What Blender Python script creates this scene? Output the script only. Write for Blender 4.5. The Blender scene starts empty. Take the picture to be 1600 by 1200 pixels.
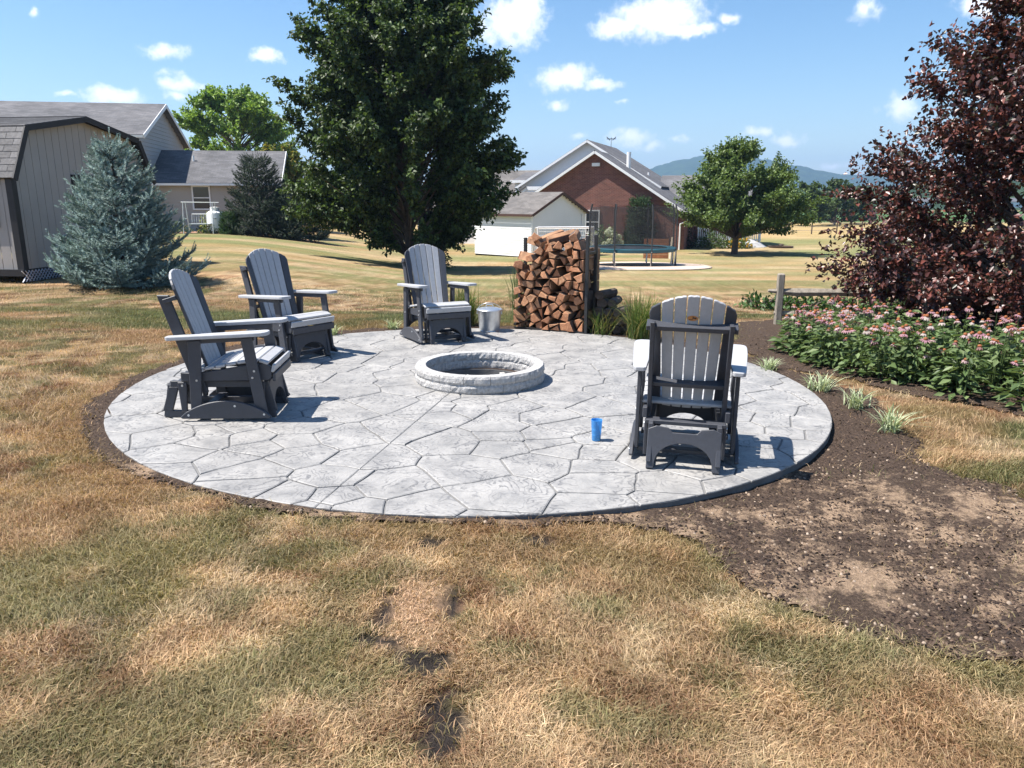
import bpy, bmesh, math, random
import numpy as np
from mathutils import Vector, Matrix

# ------------------------------------------------------------------ camera, world, sun, exposure
SC = bpy.context.scene
COL = SC.collection
R = math.radians
CAM_H, PITCH = 1.65, R(13.6)
cam_d = bpy.data.cameras.new('camera')
cam_d.sensor_width = 36.0; cam_d.lens = 27.0; cam_d.clip_start = 0.05; cam_d.clip_end = 20000
cam = bpy.data.objects.new('camera', cam_d); COL.objects.link(cam)
cam.location = (0, 0, CAM_H); cam.rotation_euler = (R(90) - PITCH, 0, 0)
SC.camera = cam
SC.view_settings.view_transform = 'Standard'; SC.view_settings.look = 'None'
SC.view_settings.gamma = 1; SC.view_settings.exposure = 1.08; SC.view_settings.use_curve_mapping = False
SC.cycles.volume_bounces = 0
SC.cycles.max_bounces = 5; SC.cycles.diffuse_bounces = 3; SC.cycles.glossy_bounces = 2; SC.cycles.transmission_bounces = 2
SC.cycles.transparent_max_bounces = 16

SUN = Vector((-0.56, -0.05, 1.0)).normalized()
sun_d = bpy.data.lights.new('sun', 'SUN'); sun_d.energy = 5.0; sun_d.angle = R(0.53); sun_d.color = (1.0, 0.945, 0.87)
sun = bpy.data.objects.new('sun', sun_d); COL.objects.link(sun)
sun.rotation_euler = SUN.to_track_quat('Z', 'Y').to_euler(); sun.location = (-20, -2, 40)

world = bpy.data.worlds.new('World'); SC.world = world; world.use_nodes = True
def build_world():
    nt = world.node_tree; N = nt.nodes; L = nt.links; N.clear()
    out = N.new('ShaderNodeOutputWorld'); bg = N.new('ShaderNodeBackground'); bg.inputs[1].default_value = 0.082
    sky = N.new('ShaderNodeTexSky'); sky.sky_type = 'NISHITA'; sky.sun_disc = False
    sky.sun_elevation = math.asin(SUN.z); sky.sun_rotation = math.atan2(SUN.x, SUN.y)
    sky.altitude = 200; sky.air_density = 1.0; sky.dust_density = 0.5; sky.ozone_density = 1.2
    tc = N.new('ShaderNodeTexCoord')
    sep = N.new('ShaderNodeSeparateXYZ'); L.new(tc.outputs['Generated'], sep.inputs[0])
    def M(op, a, b=None):
        n = N.new('ShaderNodeMath'); n.operation = op
        for i, v in enumerate((a, b)):
            if v is None: continue
            if isinstance(v, (int, float)): n.inputs[i].default_value = v
            else: L.new(v, n.inputs[i])
        return n.outputs[0]
    az = M('ARCTAN2', sep.outputs[0], sep.outputs[1]); el = M('ARCSINE', sep.outputs[2])
    comb = N.new('ShaderNodeCombineXYZ'); L.new(az, comb.inputs[0]); L.new(el, comb.inputs[1])
    def noise(scale, detail):
        n = N.new('ShaderNodeTexNoise'); n.noise_dimensions = '3D'; n.inputs['Scale'].default_value = scale
        n.inputs['Detail'].default_value = detail; n.inputs['Roughness'].default_value = 0.6
        L.new(tc.outputs['Generated'], n.inputs['Vector']); return n
    n1 = noise(28, 6); n2 = noise(75, 5)
    def V(op, a, b):
        n = N.new('ShaderNodeVectorMath'); n.operation = op
        for i, v in enumerate((a, b)):
            if isinstance(v, tuple): n.inputs[i].default_value = v
            elif v is not None: L.new(v, n.inputs[i])
        return n
    w = V('SUBTRACT', n1.outputs['Color'], (0.5, 0.5, 0.5)); w = V('MULTIPLY', w.outputs[0], (0.05, 0.022, 0))
    P = V('ADD', comb.outputs[0], w.outputs[0]).outputs[0]
    # clouds of the photograph: azimuth, elevation, half width, half height (degrees), strength
    C = [(0.0, 11.7, 2.7, 2.17, 1), (0.9, 12.4, 1.6, 1.55, 1), (10.0, 11.8, 4.2, 1.73, 1), (7.2, 11.3, 2.1, 0.87, 1), (11.7, 11.0, 3.0, 0.62, 1), (14.5, 11.4, 0.8, 0.49, 0.8), (3.8, 8.1, 2.6, 1.12, 1), (6.1, 7.6, 1.6, 0.56, 0.9), (3.3, 6.3, 1.0, 0.49, 0.7), (-22.8, 9.0, 1.6, 0.62, 0.8), (-16.5, 9.1, 1.3, 0.56, 1), (-21.9, 7.1, 1.7, 0.56, 0.8), (-22.4, 6.4, 0.9, 0.43, 0.6), (-22.7, 7.7, 0.7, 0.31, 0.5), (-25.9, 6.2, 2.0, 0.62, 1), (-28.4, 6.1, 0.8, 0.25, 0.8), (8.4, 4.1, 1.8, 0.74, 0.8), (10.0, 3.5, 1.2, 0.49, 0.7), (11.8, 4.0, 0.7, 0.31, 0.6), (17.1, 4.3, 1.3, 0.49, 0.8), (19.0, 3.8, 1.2, 0.56, 0.9), (22.9, 11.5, 1.2, 0.87, 0.7), (25.5, 5.5, 1.3, 1.12, 0.9), (21.9, 2.1, 0.8, 0.31, 0.6), (29.4, 11.1, 1.8, 0.87, 0.9), (-29.8, 10.5, 0.4, 0.43, 0.6), (5.0, 4.3, 0.8, 0.31, 0.5), (-20.5, 6.3, 0.4, 0.49, 0.5), (7.7, 6.5, 0.7, 0.18, 0.4)]
    rr = random.Random(5)
    for k in range(16):
        a = rr.uniform(42, 318); C.append((a if a < 180 else a - 360, rr.uniform(5, 26), rr.uniform(2, 4.5), rr.uniform(.8, 2), 1))
    acc = None
    for (a, e, wa, we, s) in C:
        d = V('SUBTRACT', P, (R(a), R(e), 0)); d = V('MULTIPLY', d.outputs[0], (1 / R(wa), 1 / R(we), 0))
        ln = V('LENGTH', d.outputs[0], None)
        m = M('SUBTRACT', 1.0, ln.outputs['Value']); m = M('MULTIPLY', m, s) if s < 1 else m
        acc = m if acc is None else M('MAXIMUM', acc, m)
    nn = M('SUBTRACT', n2.outputs['Fac'], 0.5); acc = M('ADD', acc, M('MULTIPLY', nn, 1.1))
    mr = N.new('ShaderNodeMapRange'); mr.interpolation_type = 'SMOOTHSTEP'; L.new(acc, mr.inputs[0])
    mr.inputs[1].default_value = -0.05; mr.inputs[2].default_value = 0.75; mr.inputs[3].default_value = 0; mr.inputs[4].default_value = 0.93
    hs = N.new('ShaderNodeHueSaturation'); hs.inputs['Saturation'].default_value = 1.25; L.new(sky.outputs[0], hs.inputs['Color'])
    mix = N.new('ShaderNodeMix'); mix.data_type = 'RGBA'; L.new(mr.outputs[0], mix.inputs[0])
    L.new(hs.outputs[0], mix.inputs[6]); mix.inputs[7].default_value = (9.0, 9.1, 9.5, 1)
    L.new(mix.outputs[2], bg.inputs[0]); L.new(bg.outputs[0], out.inputs[0])
build_world()
world.cycles.sampling_method = 'MANUAL'; world.cycles.sample_map_resolution = 512

# ------------------------------------------------------------------ helpers
random.seed(11); RNG = np.random.default_rng(7)
def smooth(a, b, x):
    t = np.clip((np.asarray(x, float) - a) / (b - a), 0, 1); return t * t * (3 - 2 * t)
def vnoise(x, y, s=0):
    x = np.asarray(x, float); y = np.asarray(y, float)
    xi = np.floor(x).astype(np.int64); yi = np.floor(y).astype(np.int64); fx = x - xi; fy = y - yi
    fx = fx * fx * (3 - 2 * fx); fy = fy * fy * (3 - 2 * fy)
    def h(a, b):
        n = (a * 374761393 + b * 668265263 + s * 982451653) & 0xffffffff
        n = ((n ^ (n >> 13)) * 1274126177) & 0xffffffff
        return ((n ^ (n >> 16)) & 0xffff) / 65535.0
    return (h(xi, yi) * (1 - fx) + h(xi + 1, yi) * fx) * (1 - fy) + (h(xi, yi + 1) * (1 - fx) + h(xi + 1, yi + 1) * fx) * fy
def fbm(x, y, s=0, o=4):
    v = 0; a = 0.5; t = 0
    for k in range(o): v = v + a * vnoise(x * 2 ** k, y * 2 ** k, s + 17 * k); t += a; a *= .55
    return v / t
def inpoly(x, y, poly):
    x = np.asarray(x, float); y = np.asarray(y, float); r = np.zeros(x.shape, bool); n = len(poly)
    for i in range(n):
        x0, y0 = poly[i]; x1, y1 = poly[(i + 1) % n]
        c = ((y0 > y) != (y1 > y))
        r ^= c & (x < (x1 - x0) * (y - y0) / ((y1 - y0) or 1e-9) + x0)
    return r

def fast_mesh(name, co, faces, k, mats, parent=None, col=None, smooth_=False, midx=None):
    """co (n,3), faces (m,k) with k corners each -> one linked mesh object"""
    me = bpy.data.meshes.new(name); co = np.asarray(co, np.float32); faces = np.asarray(faces, np.int32)
    me.vertices.add(len(co)); me.vertices.foreach_set('co', co.ravel())
    me.loops.add(faces.size); me.loops.foreach_set('vertex_index', faces.ravel())
    me.polygons.add(len(faces)); me.polygons.foreach_set('loop_start', np.arange(0, faces.size, k, dtype=np.int32))
    me.polygons.foreach_set('loop_total', np.full(len(faces), k, np.int32))
    if smooth_: me.polygons.foreach_set('use_smooth', np.ones(len(faces), bool))
    if midx is not None: me.polygons.foreach_set('material_index', np.asarray(midx, np.int32))
    me.update(calc_edges=True)
    if col is not None:
        a = me.color_attributes.new('col', 'FLOAT_COLOR', 'POINT')
        c = np.ones((len(co), 4), np.float32); c[:, :3] = col; a.data.foreach_set('color', c.ravel())
    for m in (mats if isinstance(mats, (list, tuple)) else [mats]): me.materials.append(m)
    o = bpy.data.objects.new(name, me); COL.objects.link(o); o.parent = parent
    return o

class MB:
    """collects shapes, builds ONE mesh object"""
    def __init__(s): s.v = []; s.f = []; s.m = []; s.mi = 0
    def add(s, vs, fs):
        o = len(s.v); s.v += [tuple(v) for v in vs]
        for f in fs: s.f.append(tuple(i + o for i in f)); s.m.append(s.mi)
        return s
    def box(s, c, d, M=None):
        x, y, z = (a / 2 for a in d); vs = [Vector((sx * x, sy * y, sz * z)) for sx in (-1, 1) for sy in (-1, 1) for sz in (-1, 1)]
        if M is not None: vs = [M @ v for v in vs]
        c = Vector(c); return s.add([v + c for v in vs], [(0, 1, 3, 2), (4, 6, 7, 5), (0, 4, 5, 1), (2, 3, 7, 6), (0, 2, 6, 4), (1, 5, 7, 3)])
    def bar(s, a, b, w, h, up=(0, 0, 1)):
        a = Vector(a); b = Vector(b); d = (b - a); l = d.length; d.normalize(); u = Vector(up)
        x = d.cross(u)
        if x.length < 1e-4: x = d.cross(Vector((0, 1, 0)))
        x.normalize(); u = x.cross(d); M = Matrix((x, d, u)).transposed()
        return s.box((a + b) / 2, (w, l, h), M)
    def prism(s, poly, t, M=None):
        """poly in local (x,y), thickness t along local z, M 4x4"""
        n = len(poly); vs = [Vector((p[0], p[1], -t / 2)) for p in poly] + [Vector((p[0], p[1], t / 2)) for p in poly]
        if M is not None: vs = [M @ v for v in vs]
        return s.add(vs, [tuple(range(n - 1, -1, -1)), tuple(range(n, 2 * n))] + [(i, (i + 1) % n, n + (i + 1) % n, n + i) for i in range(n)])
    def tube(s, pts, rad, n=8, cap=True):
        pts = [Vector(p) for p in pts]; rad = rad if isinstance(rad, (list, tuple)) else [rad] * len(pts); vs = []; fs = []
        prev = None
        for i, p in enumerate(pts):
            d = (pts[min(i + 1, len(pts) - 1)] - pts[max(i - 1, 0)]).normalized()
            x = (prev - d * prev.dot(d)) if prev is not None else d.cross(Vector((0, 0, 1)) if abs(d.z) < .9 else Vector((1, 0, 0)))
            if x.length < 1e-6: x = d.orthogonal()
            x.normalize(); prev = x; y = d.cross(x)
            for k in range(n):
                a = 2 * math.pi * k / n; vs.append(p + (x * math.cos(a) + y * math.sin(a)) * rad[i])
        for i in range(len(pts) - 1):
            for k in range(n): fs.append((i * n + k, i * n + (k + 1) % n, (i + 1) * n + (k + 1) % n, (i + 1) * n + k))
        if cap: fs.append(tuple(range(n - 1, -1, -1))); fs.append(tuple((len(pts) - 1) * n + k for k in range(n)))
        return s.add(vs, fs)
    def lathe(s, prof, n=24, c=(0, 0, 0), cap=False):
        vs = []; fs = []; c = Vector(c)
        for r, z in prof:
            for k in range(n):
                a = 2 * math.pi * k / n; vs.append(c + Vector((r * math.cos(a), r * math.sin(a), z)))
        for i in range(len(prof) - 1):
            for k in range(n): fs.append((i * n + k, i * n + (k + 1) % n, (i + 1) * n + (k + 1) % n, (i + 1) * n + k))
        if cap: fs.append(tuple(range(n - 1, -1, -1))); fs.append(tuple((len(prof) - 1) * n + k for k in range(n)))
        return s.add(vs, fs)
    def build(s, name, mats, parent=None, sm=False, bevel=0, seg=1):
        me = bpy.data.meshes.new(name); me.from_pydata(s.v, [], s.f)
        for m in (mats if isinstance(mats, (list, tuple)) else [mats]): me.materials.append(m)
        me.polygons.foreach_set('material_index', s.m)
        bm = bmesh.new(); bm.from_mesh(me); bmesh.ops.recalc_face_normals(bm, faces=bm.faces)
        if bevel: bmesh.ops.bevel(bm, geom=[e for e in bm.edges if e.calc_face_angle(0) > .5], offset=bevel, segments=seg, affect='EDGES', profile=.6)
        bm.to_mesh(me); bm.free()
        if sm:
            me.polygons.foreach_set('use_smooth', [True] * len(me.polygons))
            me.set_sharp_from_angle(angle=R(40))
        me.update(); o = bpy.data.objects.new(name, me); COL.objects.link(o); o.parent = parent
        return o
def empty(name, loc=(0, 0, 0), rz=0, tilt=0):
    o = bpy.data.objects.new(name, None); COL.objects.link(o); o.location = loc; o.rotation_euler = (0, tilt, rz); o.empty_display_size = .1
    return o
def tag(o, label, cat, group=None):
    o['label'] = label; o['category'] = cat
    if group: o['group'] = group
    return o
def struct(o): o['kind'] = 'structure'; return o
def stuff(o, label, cat): o['kind'] = 'stuff'; o['label'] = label; o['category'] = cat; return o
def copy_tree(o, parent=None):
    c = o.copy(); COL.objects.link(c); c.parent = parent
    for ch in [k for k in bpy.data.objects if k.parent == o]: copy_tree(ch, c)
    return c

# ------------------------------------------------------------------ materials
def nodes(name):
    m = bpy.data.materials.new(name); m.use_nodes = True; nt = m.node_tree; return m, nt, nt.nodes['Principled BSDF']
def nz(nt, scale, detail=4, rough=.55, vec=None, dist=0):
    n = nt.nodes.new('ShaderNodeTexNoise'); n.inputs['Scale'].default_value = scale; n.inputs['Detail'].default_value = detail
    n.inputs['Roughness'].default_value = rough; n.inputs['Distortion'].default_value = dist
    if vec is not None: nt.links.new(vec, n.inputs['Vector'])
    return n.outputs['Fac']
def coord(nt, kind='Object', scale=None):
    t = nt.nodes.new('ShaderNodeTexCoord'); o = t.outputs[kind]
    if scale:
        mp = nt.nodes.new('ShaderNodeMapping'); mp.inputs['Scale'].default_value = scale; nt.links.new(o, mp.inputs[0]); o = mp.outputs[0]
    return o
def worldpos(nt, scale=None):
    g = nt.nodes.new('ShaderNodeNewGeometry'); o = g.outputs['Position']
    if scale:
        mp = nt.nodes.new('ShaderNodeMapping'); mp.inputs['Scale'].default_value = scale; nt.links.new(o, mp.inputs[0]); o = mp.outputs[0]
    return o
def ramp(nt, fac, stops, interp='LINEAR'):
    r = nt.nodes.new('ShaderNodeValToRGB'); r.color_ramp.interpolation = interp; e = r.color_ramp.elements
    e[0].position = stops[0][0]; e[1].position = stops[-1][0]; e[0].color = (*stops[0][1], 1); e[1].color = (*stops[-1][1], 1)
    for p, c in stops[1:-1]: k = e.new(p); k.color = (*c, 1)
    nt.links.new(fac, r.inputs[0]); return r.outputs[0]
def mixc(nt, fac, a, b, mode='MIX'):
    n = nt.nodes.new('ShaderNodeMix'); n.data_type = 'RGBA'; n.blend_type = mode
    for i, v in ((0, fac), (6, a), (7, b)):
        if isinstance(v, (int, float)): n.inputs[i].default_value = v
        elif isinstance(v, tuple): n.inputs[i].default_value = (*v, 1)
        else: nt.links.new(v, n.inputs[i])
    return n.outputs[2]
def math_(nt, op, a, b=0.):
    n = nt.nodes.new('ShaderNodeMath'); n.operation = op
    for i, v in enumerate((a, b)):
        if isinstance(v, (int, float)): n.inputs[i].default_value = v
        else: nt.links.new(v, n.inputs[i])
    return n.outputs[0]
def bump(nt, b, h, strength=.3, dist=.01):
    n = nt.nodes.new('ShaderNodeBump'); n.inputs['Strength'].default_value = strength; n.inputs['Distance'].default_value = dist
    nt.links.new(h, n.inputs['Height']); nt.links.new(n.outputs[0], b.inputs['Normal'])
def simple(name, c, rough=.6, var=.15, scale=8, bs=0, bscale=40, metal=0, spec=.5, vscale=None):
    m, nt, b = nodes(name); co = coord(nt, 'Object', vscale)
    n = nz(nt, scale, 5, .6, co)
    lo = tuple(x * (1 - var) for x in c); hi = tuple(min(1, x * (1 + var)) for x in c)
    nt.links.new(ramp(nt, n, [(.3, lo), (.7, hi)]), b.inputs['Base Color'])
    b.inputs['Roughness'].default_value = rough; b.inputs['Metallic'].default_value = metal; b.inputs['Specular IOR Level'].default_value = spec
    if bs: bump(nt, b, nz(nt, bscale, 4, .6, co), bs, .01)
    return m
def leafmat(name, rough=.5, trans=.25, spec=.35):
    m, nt, b = nodes(name); a = nt.nodes.new('ShaderNodeVertexColor'); a.layer_name = 'col'
    nt.links.new(a.outputs[0], b.inputs['Base Color']); b.inputs['Roughness'].default_value = rough; b.inputs['Specular IOR Level'].default_value = spec
    if trans:
        t = nt.nodes.new('ShaderNodeBsdfTranslucent'); ms = nt.nodes.new('ShaderNodeMixShader'); ms.inputs[0].default_value = trans
        nt.links.new(mixc(nt, 1.0, a.outputs[0], (1.5, 1.5, .9), 'MULTIPLY'), t.inputs[0])
        nt.links.new(b.outputs[0], ms.inputs[1]); nt.links.new(t.outputs[0], ms.inputs[2])
        nt.links.new(ms.outputs[0], nt.nodes['Material Output'].inputs[0])
    return m
M = {}
M['leaf'] = leafmat('leaf'); M['needle'] = leafmat('needle', .6, .08, .3); M['blade'] = leafmat('grass_blade', .7, .2, .2)
M['beech'] = leafmat('beech_leaf', .38, .1, .5); M['petal'] = leafmat('petal', .6, .3, .2)
M['bark'] = simple('bark', (.09, .07, .055), .9, .4, 6, .8, 25)
M['charcoal'] = simple('charcoal_lumber', (.05, .053, .064), .5, .1, 30, .08, 120)
M['greylumber'] = simple('grey_lumber', (.40, .405, .42), .5, .07, 25, .08, 120)
M['steel'] = simple('galvanised', (.62, .65, .68), .38, .12, 14, .05, 60, metal=.85)
M['blacksteel'] = simple('black_steel', (.02, .02, .022), .5, .2, 10)
M['white'] = simple('white_paint', (.8, .8, .8), .5, .04, 3)
M['whitevinyl'] = simple('white_vinyl', (.78, .79, .8), .5, .04, .6)
M['beige'] = simple('beige_siding', (.40, .36, .32), .6, .06, .4)
M['shingle_far'] = None
def shingle(name, c, row=.14):
    m, nt, b = nodes(name); co = coord(nt, 'UV')
    br = nt.nodes.new('ShaderNodeTexBrick'); br.inputs['Scale'].default_value = 1; br.inputs['Brick Width'].default_value = .32; br.inputs['Row Height'].default_value = row
    br.inputs['Mortar Size'].default_value = .006; br.inputs['Mortar Smooth'].default_value = .3; br.inputs['Bias'].default_value = -.2
    for i, k in ((1, .8), (2, 1.15), (3, .55)): br.inputs[i].default_value = tuple(x * k for x in c) + (1,)
    nt.links.new(co, br.inputs['Vector'])
    st = nz(nt, .45, 5, .6, co); st2 = ramp(nt, st, [(.3, (.65, .65, .65)), (.7, (1.15, 1.13, 1.1))])
    nt.links.new(mixc(nt, 1.0, br.outputs[0], st2, 'MULTIPLY'), b.inputs['Base Color']); b.inputs['Roughness'].default_value = .92
    b.inputs['Specular IOR Level'].default_value = .2
    bump(nt, b, br.outputs['Fac'], -.4, .01); return m
M['roof_grey'] = shingle('asphalt_shingle_grey', (.15, .15, .16)); M['roof_brown'] = shingle('asphalt_shingle_brown', (.17, .16, .155))
def brick():
    m, nt, b = nodes('red_brick'); co = coord(nt, 'UV')
    br = nt.nodes.new('ShaderNodeTexBrick'); br.inputs['Scale'].default_value = 1; br.inputs['Brick Width'].default_value = .22; br.inputs['Row Height'].default_value = .075
    br.inputs['Mortar Size'].default_value = .007; br.inputs[1].default_value = (.13, .04, .028, 1); br.inputs[2].default_value = (.21, .07, .048, 1); br.inputs[3].default_value = (.26, .20, .17, 1)
    br.inputs['Bias'].default_value = -.1
    nt.links.new(co, br.inputs['Vector'])
    st = ramp(nt, nz(nt, 1.3, 6, .7, co), [(.3, (.8, .8, .8)), (.7, (1.15, 1.1, 1.1))])
    nt.links.new(mixc(nt, 1., br.outputs[0], st, 'MULTIPLY'), b.inputs['Base Color']); b.inputs['Roughness'].default_value = .9
    bump(nt, b, br.outputs['Fac'], -.5, .01); return m
M['brick'] = brick()
def glassmat():
    m, nt, b = nodes('window_glass'); b.inputs['Base Color'].default_value = (.015, .02, .028, 1); b.inputs['Roughness'].default_value = .06
    b.inputs['Specular IOR Level'].default_value = .7; return m
M['glass'] = glassmat()

# ------------------------------------------------------------------ terrain
PC = (-.33, 6.87); PR = 3.04          # patio centre and radius
FP = (-.3, 7.02)                      # fire pit centre
def patio_z(x, y=0): return -.014 * (x - PC[0])
_ly = [(-60, -.05), (8, .0), (12, .05), (14, .12), (16, .2), (22, .2), (40, -.02), (60, -.3), (100, -1.2), (300, -3), (1500, -4), (6000, -4)]
_ry = [(-60, -.1), (8, -.06), (10, -.1), (20, -.45), (30, -.95), (40, -1.3), (50, -1.5), (75, -1.75), (100, -2), (300, -3), (1500, -4), (6000, -4)]
def terrain(x, y, patio=False):
    x = np.asarray(x, float); y = np.asarray(y, float)
    l = np.interp(y, *zip(*_ly)); r = np.interp(y, *zip(*_ry))
    k = 1 - smooth(-.40, -.05, x / np.maximum(y, 4.))
    z = l * k + r * (1 - k)
    near = 1 - smooth(4.5, 9, np.hypot(x - PC[0], y - PC[1]))
    zn = np.clip(-.014 * (x - PC[0]), -.12, .1) - .025 - .05 * smooth(-1, 2.5, x) * smooth(7.5, 5, y)
    z = z * (1 - near) + zn * near
    z = z + .03 * (fbm(x * .8, y * .8, 3, 3) - .5) * smooth(PR + .1, PR + .8, np.hypot(x - PC[0], y - PC[1]))
    if patio: z = np.where(np.hypot(x - PC[0], y - PC[1]) < PR - .12, z - .28, z)
    return z
def T(x, y): return float(terrain(x, y))

DIRT = [(.45, 3.8), (.82, 3.55), (.95, 3.28), (1.33, 2.9), (1.72, 2.66), (2.1, 2.62), (2.7, 2.8), (3.2, 3.4), (3.25, 4.0), (3.0, 4.6), (2.95, 5.2), (3.1, 5.9), (3.15, 6.6), (3.0, 7.3), (2.75, 8.2), (2.2, 8.6), (2, 6)]
BED = [(2.55, 8.9), (2.85, 7.8), (3.3, 7.05), (3.75, 6.5), (4.3, 6.08), (5.5, 5.6), (9, 6), (9.5, 12.3), (5, 12), (3.3, 10.9)]
HBED = [(-19, 38.6), (-13.5, 37.6), (-10, 38), (-9.5, 41), (-13, 42), (-19, 40.5)]
def bed_mask(x, y):
    wx = x + .22 * (fbm(x * 2.2, y * 2.2, 21, 4) - .5) * 2; wy = y + .22 * (fbm(x * 2.2 + 9, y * 2.2, 22, 4) - .5) * 2
    d = np.hypot(x - PC[0], y - PC[1]) - PR
    th = np.arctan2(y - PC[1], x - PC[0])
    w = .08 + .09 * smooth(-.2, -1., np.cos(th)) + .22 * smooth(.1, .8, np.sin(th)) + .16 * (fbm(x * 1.7, y * 1.7, 5, 3) - .5)
    return ((d > -.3) & (d < w)) | inpoly(wx, wy, DIRT) | inpoly(wx, wy, BED)
def bare(x, y):
    """thin or bare patches in the near lawn: 0 none .. 1 bare soil"""
    v = np.zeros(np.shape(x))
    for (cx, cy, rx, ry) in [(-.36, 2.55, .16, .09), (-.22, 2.2, .09, .2), (-.255, 2.95, .055, .16), (-.535, 2.88, .045, .14), (-.52, 2.66, .1, .04), (-.4, 3.55, .1, .06), (.15, 3.6, .12, .05)]:
        d = ((x - cx) / rx) ** 2 + ((y - cy) / ry) ** 2 + 2.6 * (fbm(x * 16, y * 16, 9, 3) - .5)
        v = np.maximum(v, 1 - smooth(.6, 1.3, d))
    return v
def straw(x, y):
    d = np.maximum(np.abs(x + .4) / .13, np.abs(y - 2.92) / .3) + 1.1 * (fbm(x * 9, y * 9, 4, 3) - .5)
    return 1 - smooth(.7, 1.2, d)
def lawn_color(x, y):
    x = np.asarray(x, float); y = np.asarray(y, float)
    n1 = fbm(x * 1.5, y * 1.5, 31, 4); n2 = fbm(x * 5.2 + 5, y * 6.4, 32, 5); n3 = fbm(x * .16, y * .22, 33, 3); n4 = fbm(x * 4.2, y * 4.8, 34, 4)
    tan = np.array([.43, .29, .175]); brown = np.array([.20, .105, .062]); green = np.array([.105, .118, .048]); pale = np.array([.48, .375, .25])
    far = smooth(11, 24, y)
    g = (.86 - .12 * far) * smooth(.48, .575, .45 * n1 + .55 * n2 + .10 * (n3 - .5) + far * .03)
    b = smooth(.49, .60, n4) * (1 - .7 * far)
    c = tan[None] * (1 - b[..., None]) + brown[None] * b[..., None]
    p = smooth(.52, .7, fbm(x * 4., y * 4.3, 41, 3))[..., None] * .7; c = c * (1 - p) + pale * p
    # mowed swaths of the far lawn
    st = fbm(x * .11 + y * .02, y * .55, 51, 3); gf = smooth(.42, .58, st)
    for (cx, cy, rx, ry, s) in [(6, 27.3, 5, 1.3, .9), (7, 23.5, 5, 1.4, .75), (11, 33, 5, 3, .65), (-9, 36, 6, 2, .45), (11, 39, 4, 3.5, .8), (-3, 38.5, 3.5, 2, .9), (-7, 13.6, 3.5, .6, .8), (-15, 36.5, 6, 1.2, .6), (5, 13.5, 3, 1.2, .6), (3.6, 6.25, .5, .25, .9), (4.1, 5.75, .6, .3, .95), (4.7, 5.4, .7, .3, .9), (-3, 27, 5, 2.2, .4), (3, 10.3, .7, .5, .4)]:
        gf = np.maximum(gf, s * (1 - smooth(.3, 1.2, ((x - cx) / rx) ** 2 + ((y - cy) / ry) ** 2)))
    g = np.where(y > 12, g * (1 - far) + far * gf * .85, np.maximum(g * .85, gf * (gf > .5) * (y > 4.6)))
    fg = np.array([.12, .165, .055]); gg = (green[None] * (1 - far[..., None]) + fg[None] * far[..., None])
    c = c * (1 - g[..., None]) + gg * g[..., None]
    dk = .35 + 1.3 * fbm(x * 6., y * 8., 63, 3); c = c * (1 + (dk - 1)[..., None] * (1 - far[..., None]))
    # the near lawn, left side: redder
    red = smooth(.5, .64, fbm(x * .7 + 3, y * 1.1, 61, 3)) * smooth(14.5, 10, y) * (.5 + .35 * smooth(-1.5, -3.5, x) * smooth(3.5, 6, y))
    c = c * (1 - red[..., None]) + np.array([.30, .175, .095])[None] * red[..., None]
    s = straw(x, y)[..., None] * .95; c = c * (1 - s) + np.array([.52, .345, .23]) * s
    fl = (far * .4)[..., None] * (1 - .6 * g[..., None]); c = c * (1 - fl) + np.array([.35, .30, .165]) * fl; orange = (far * smooth(.56, .68, fbm(x * .25, y * .7, 57, 3)) * .5)[..., None]; c = c * (1 - orange) + np.array([.36, .23, .11]) * orange
    dry = smooth(58, 74, y)[..., None] * .8; c = c * (1 - dry) + np.array([.42, .30, .15]) * dry
    crop = (smooth(118, 132, y) * (1 - smooth(285, 300, y)))[..., None]; c = c * (1 - crop) + np.array([.07, .13, .05]) * crop
    wood = smooth(290, 305, y)[..., None]; c = c * (1 - wood) + np.array([.035, .06, .025]) * wood
    return c

def axis(fine0, fine1, step, lo, hi, g=1.12):
    a = list(np.arange(fine0, fine1 + 1e-6, step)); s = step; p = fine0; left = []
    while p > lo: s *= g; p -= s; left.append(max(p, lo))
    s = step; p = a[-1]
    while p < hi: s *= g; p += s; a.append(min(p, hi))
    return np.array(left[::-1] + a)
def build_ground():
    xs = axis(-5.5, 5.5, .07, -4200, 4200); ys = axis(1.2, 12.5, .07, -450, 4400, 1.10)
    X, Y = np.meshgrid(xs, ys); Z = terrain(X, Y, True); c = lawn_color(X.ravel(), Y.ravel())
    b = bare(X.ravel(), Y.ravel())[:, None]; c = c * (1 - b) + np.array([.05, .042, .04]) * b
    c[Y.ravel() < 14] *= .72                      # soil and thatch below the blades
    nx, ny = len(xs), len(ys); i = np.arange(nx * ny).reshape(ny, nx)
    f = np.stack([i[:-1, :-1], i[:-1, 1:], i[1:, 1:], i[1:, :-1]], -1).reshape(-1, 4)
    m, nt, bs = nodes('lawn'); a = nt.nodes.new('ShaderNodeVertexColor'); a.layer_name = 'col'
    co = worldpos(nt); n = nz(nt, 9, 6, .7, co); n2 = nz(nt, .8, 5, .65, worldpos(nt, (.35, 1, 1)))
    v = ramp(nt, n, [(.25, (.62, .6, .58)), (.75, (1.3, 1.3, 1.25))]); v2 = ramp(nt, n2, [(.3, (.72, .76, .68)), (.7, (1.22, 1.18, 1.2))])
    nt.links.new(mixc(nt, 1., mixc(nt, 1., a.outputs[0], v, 'MULTIPLY'), v2, 'MULTIPLY'), bs.inputs['Base Color'])
    bs.inputs['Roughness'].default_value = .95; bs.inputs['Specular IOR Level'].default_value = .1
    bump(nt, bs, nz(nt, 26, 5, .75, co), .9, .05)
    struct(fast_mesh('ground', np.stack([X, Y, Z], -1).reshape(-1, 3), f, 4, m, None, c, True))
build_ground()

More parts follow.
